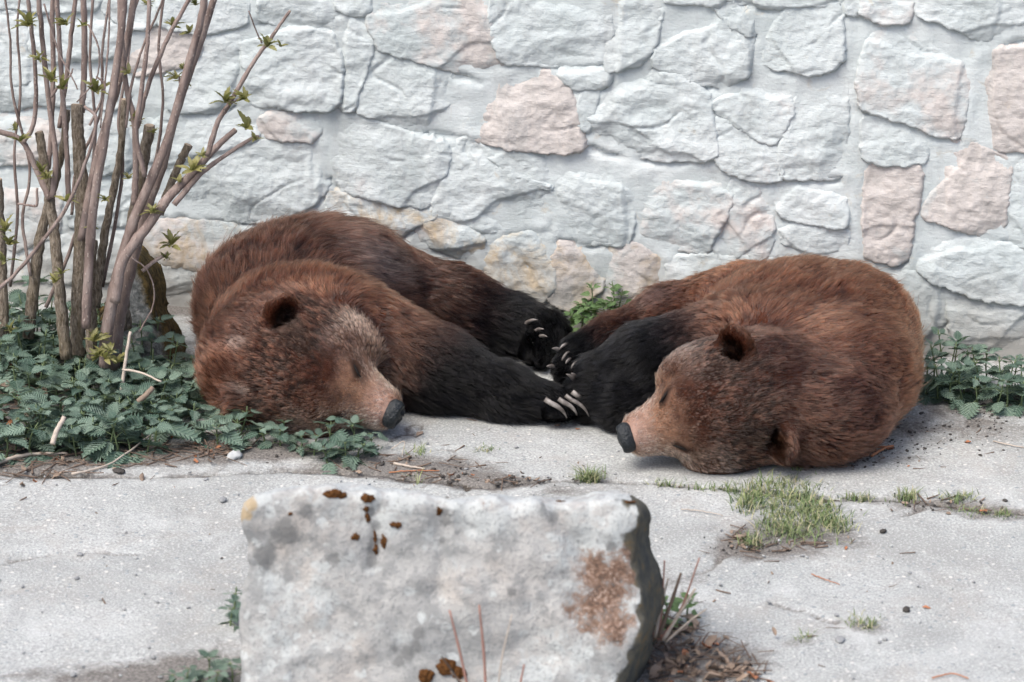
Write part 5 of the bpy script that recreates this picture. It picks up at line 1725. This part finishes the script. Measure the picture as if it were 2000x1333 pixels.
stick([at_y(270, 785, -.72), at_y(285, 772, -.72), at_y(298, 758, -.70)], (.008, .007), M_DEAD, 'stubby brown stick by the pointed stone', group=g)
stick([on_ground(1702, 893, .004), on_ground(1718, 884, .006), on_ground(1730, 876, .006)], (.004, .003), M_RUST, 'reddish twig, lower arm of the fork near the rump', group=g)
stick([on_ground(1700, 872, .004), on_ground(1722, 876, .006), on_ground(1745, 874, .006)], (.004, .003), M_RUST, 'reddish twig, upper arm of the fork near the rump', group=g)
stick([on_ground(765, 880, .004), on_ground(790, 876, .02), on_ground(785, 892, .004)], (.0014, .001), M_DRY, 'thin curled pale stem beside the clump below the nose', group=g)
stick([on_ground(770, 908, .004), on_ground(800, 915, .006), on_ground(830, 918, .004)], (.004, .002), M_DRY, 'short flat pale twig on the dirt right of the clump', group=g)
stick([on_ground(760, 925, .003), on_ground(800, 922, .004), on_ground(858, 921, .003)], (.002, .0015), M_RUST, 'straight reddish needle on the dirt above the boulder', group=g)
stick([on_ground(1330, 998, .003), on_ground(1370, 1002, .004), on_ground(1412, 1010, .003)], (.0015, .001), M_DRY, 'thin pale stem on the slab left of the grass', group=g)
stick([on_ground(1585, 1125, .003), on_ground(1615, 1138, .004), on_ground(1640, 1145, .003)], (.0015, .001), M_RUST, 'thin reddish stem on the middle of the front slab', group=g)
stick([on_ground(1820, 1330, .004), on_ground(1860, 1322, .005), on_ground(1890, 1330, .004)], (.002, .0015), M_RUST, 'thin reddish stem at the near edge of the front slab', group=g)
stick([on_ground(1940, 862, .003), on_ground(1975, 872, .005), on_ground(2010, 876, .003)], (.002, .0014), M_DRY, 'pale stem on the slab in the wall corner', group=g)

# withered plants with several stalks
def stalks(label, base_px, specs, Yb):
    root = add('withered_plant', None, None, at_y(*base_px, Yb))
    tag(root, label, 'plant')
    o = np.array(root.location)
    for pts, rad, m in specs:
        p = smooth_path(np.array([at_y(x, y, Y) for x, y, Y in pts]), 12) - o
        V, F = tube_np(p, np.linspace(rad, rad * .6, 12) * (1 + .2 * np.exp(-((np.arange(12) % 5) - 2) ** 2 / .5)), 8)
        add('stalk', mesh_np('stalk', V, F, m), root)
M_RED = mat_simple('reddish_stalk', (.30, .165, .13), .8, .2, 60, .4)
yf = YR - .10
stalks('bare reddish and pale stalks standing against the boulder\'s face', (930, 1400), [
    ([(925, 1400, yf), (902, 1290, yf), (878, 1192, yf)], .0034, M_RED), ([(950, 1400, yf), (946, 1290, yf), (936, 1182, yf)], .0036, M_RED),
    ([(970, 1400, yf), (978, 1300, yf), (1000, 1200, yf)], .0022, M_DRY), ([(1010, 1400, yf), (1016, 1340, yf), (1024, 1298, yf)], .003, M_RED),
    ([(925, 1400, yf), (895, 1330, yf), (862, 1282, yf)], .0024, M_GRIT), ([(940, 1400, yf), (905, 1340, yf), (880, 1312, yf)], .003, M_TWIG), ([(960, 1400, yf), (930, 1345, yf), (890, 1325, yf)], .002, M_DRY)], yf)
yb = -2.15
stalks('cluster of broken grey-brown stalks beside the boulder\'s dark flank', (1290, 1245), [
    ([(1272, 1245, yb), (1274, 1180, yb), (1278, 1100, yb)], .0055, M_TWIG), ([(1280, 1245, yb), (1290, 1190, yb), (1305, 1130, yb)], .004, M_DRY),
    ([(1285, 1245, yb), (1310, 1180, yb), (1330, 1120, yb)], .005, M_TWIG), ([(1290, 1250, yb), (1330, 1190, yb), (1366, 1090, yb)], .003, M_RED),
    ([(1295, 1250, yb), (1320, 1210, yb), (1358, 1150, yb)], .005, M_DRY), ([(1285, 1250, yb), (1292, 1200, yb), (1298, 1095, yb)], .003, M_RED),
    ([(1300, 1255, yb), (1345, 1215, yb), (1380, 1190, yb)], .003, M_DRY), ([(1275, 1240, yb), (1268, 1210, yb), (1270, 1150, yb)], .004, M_RED)], yb)
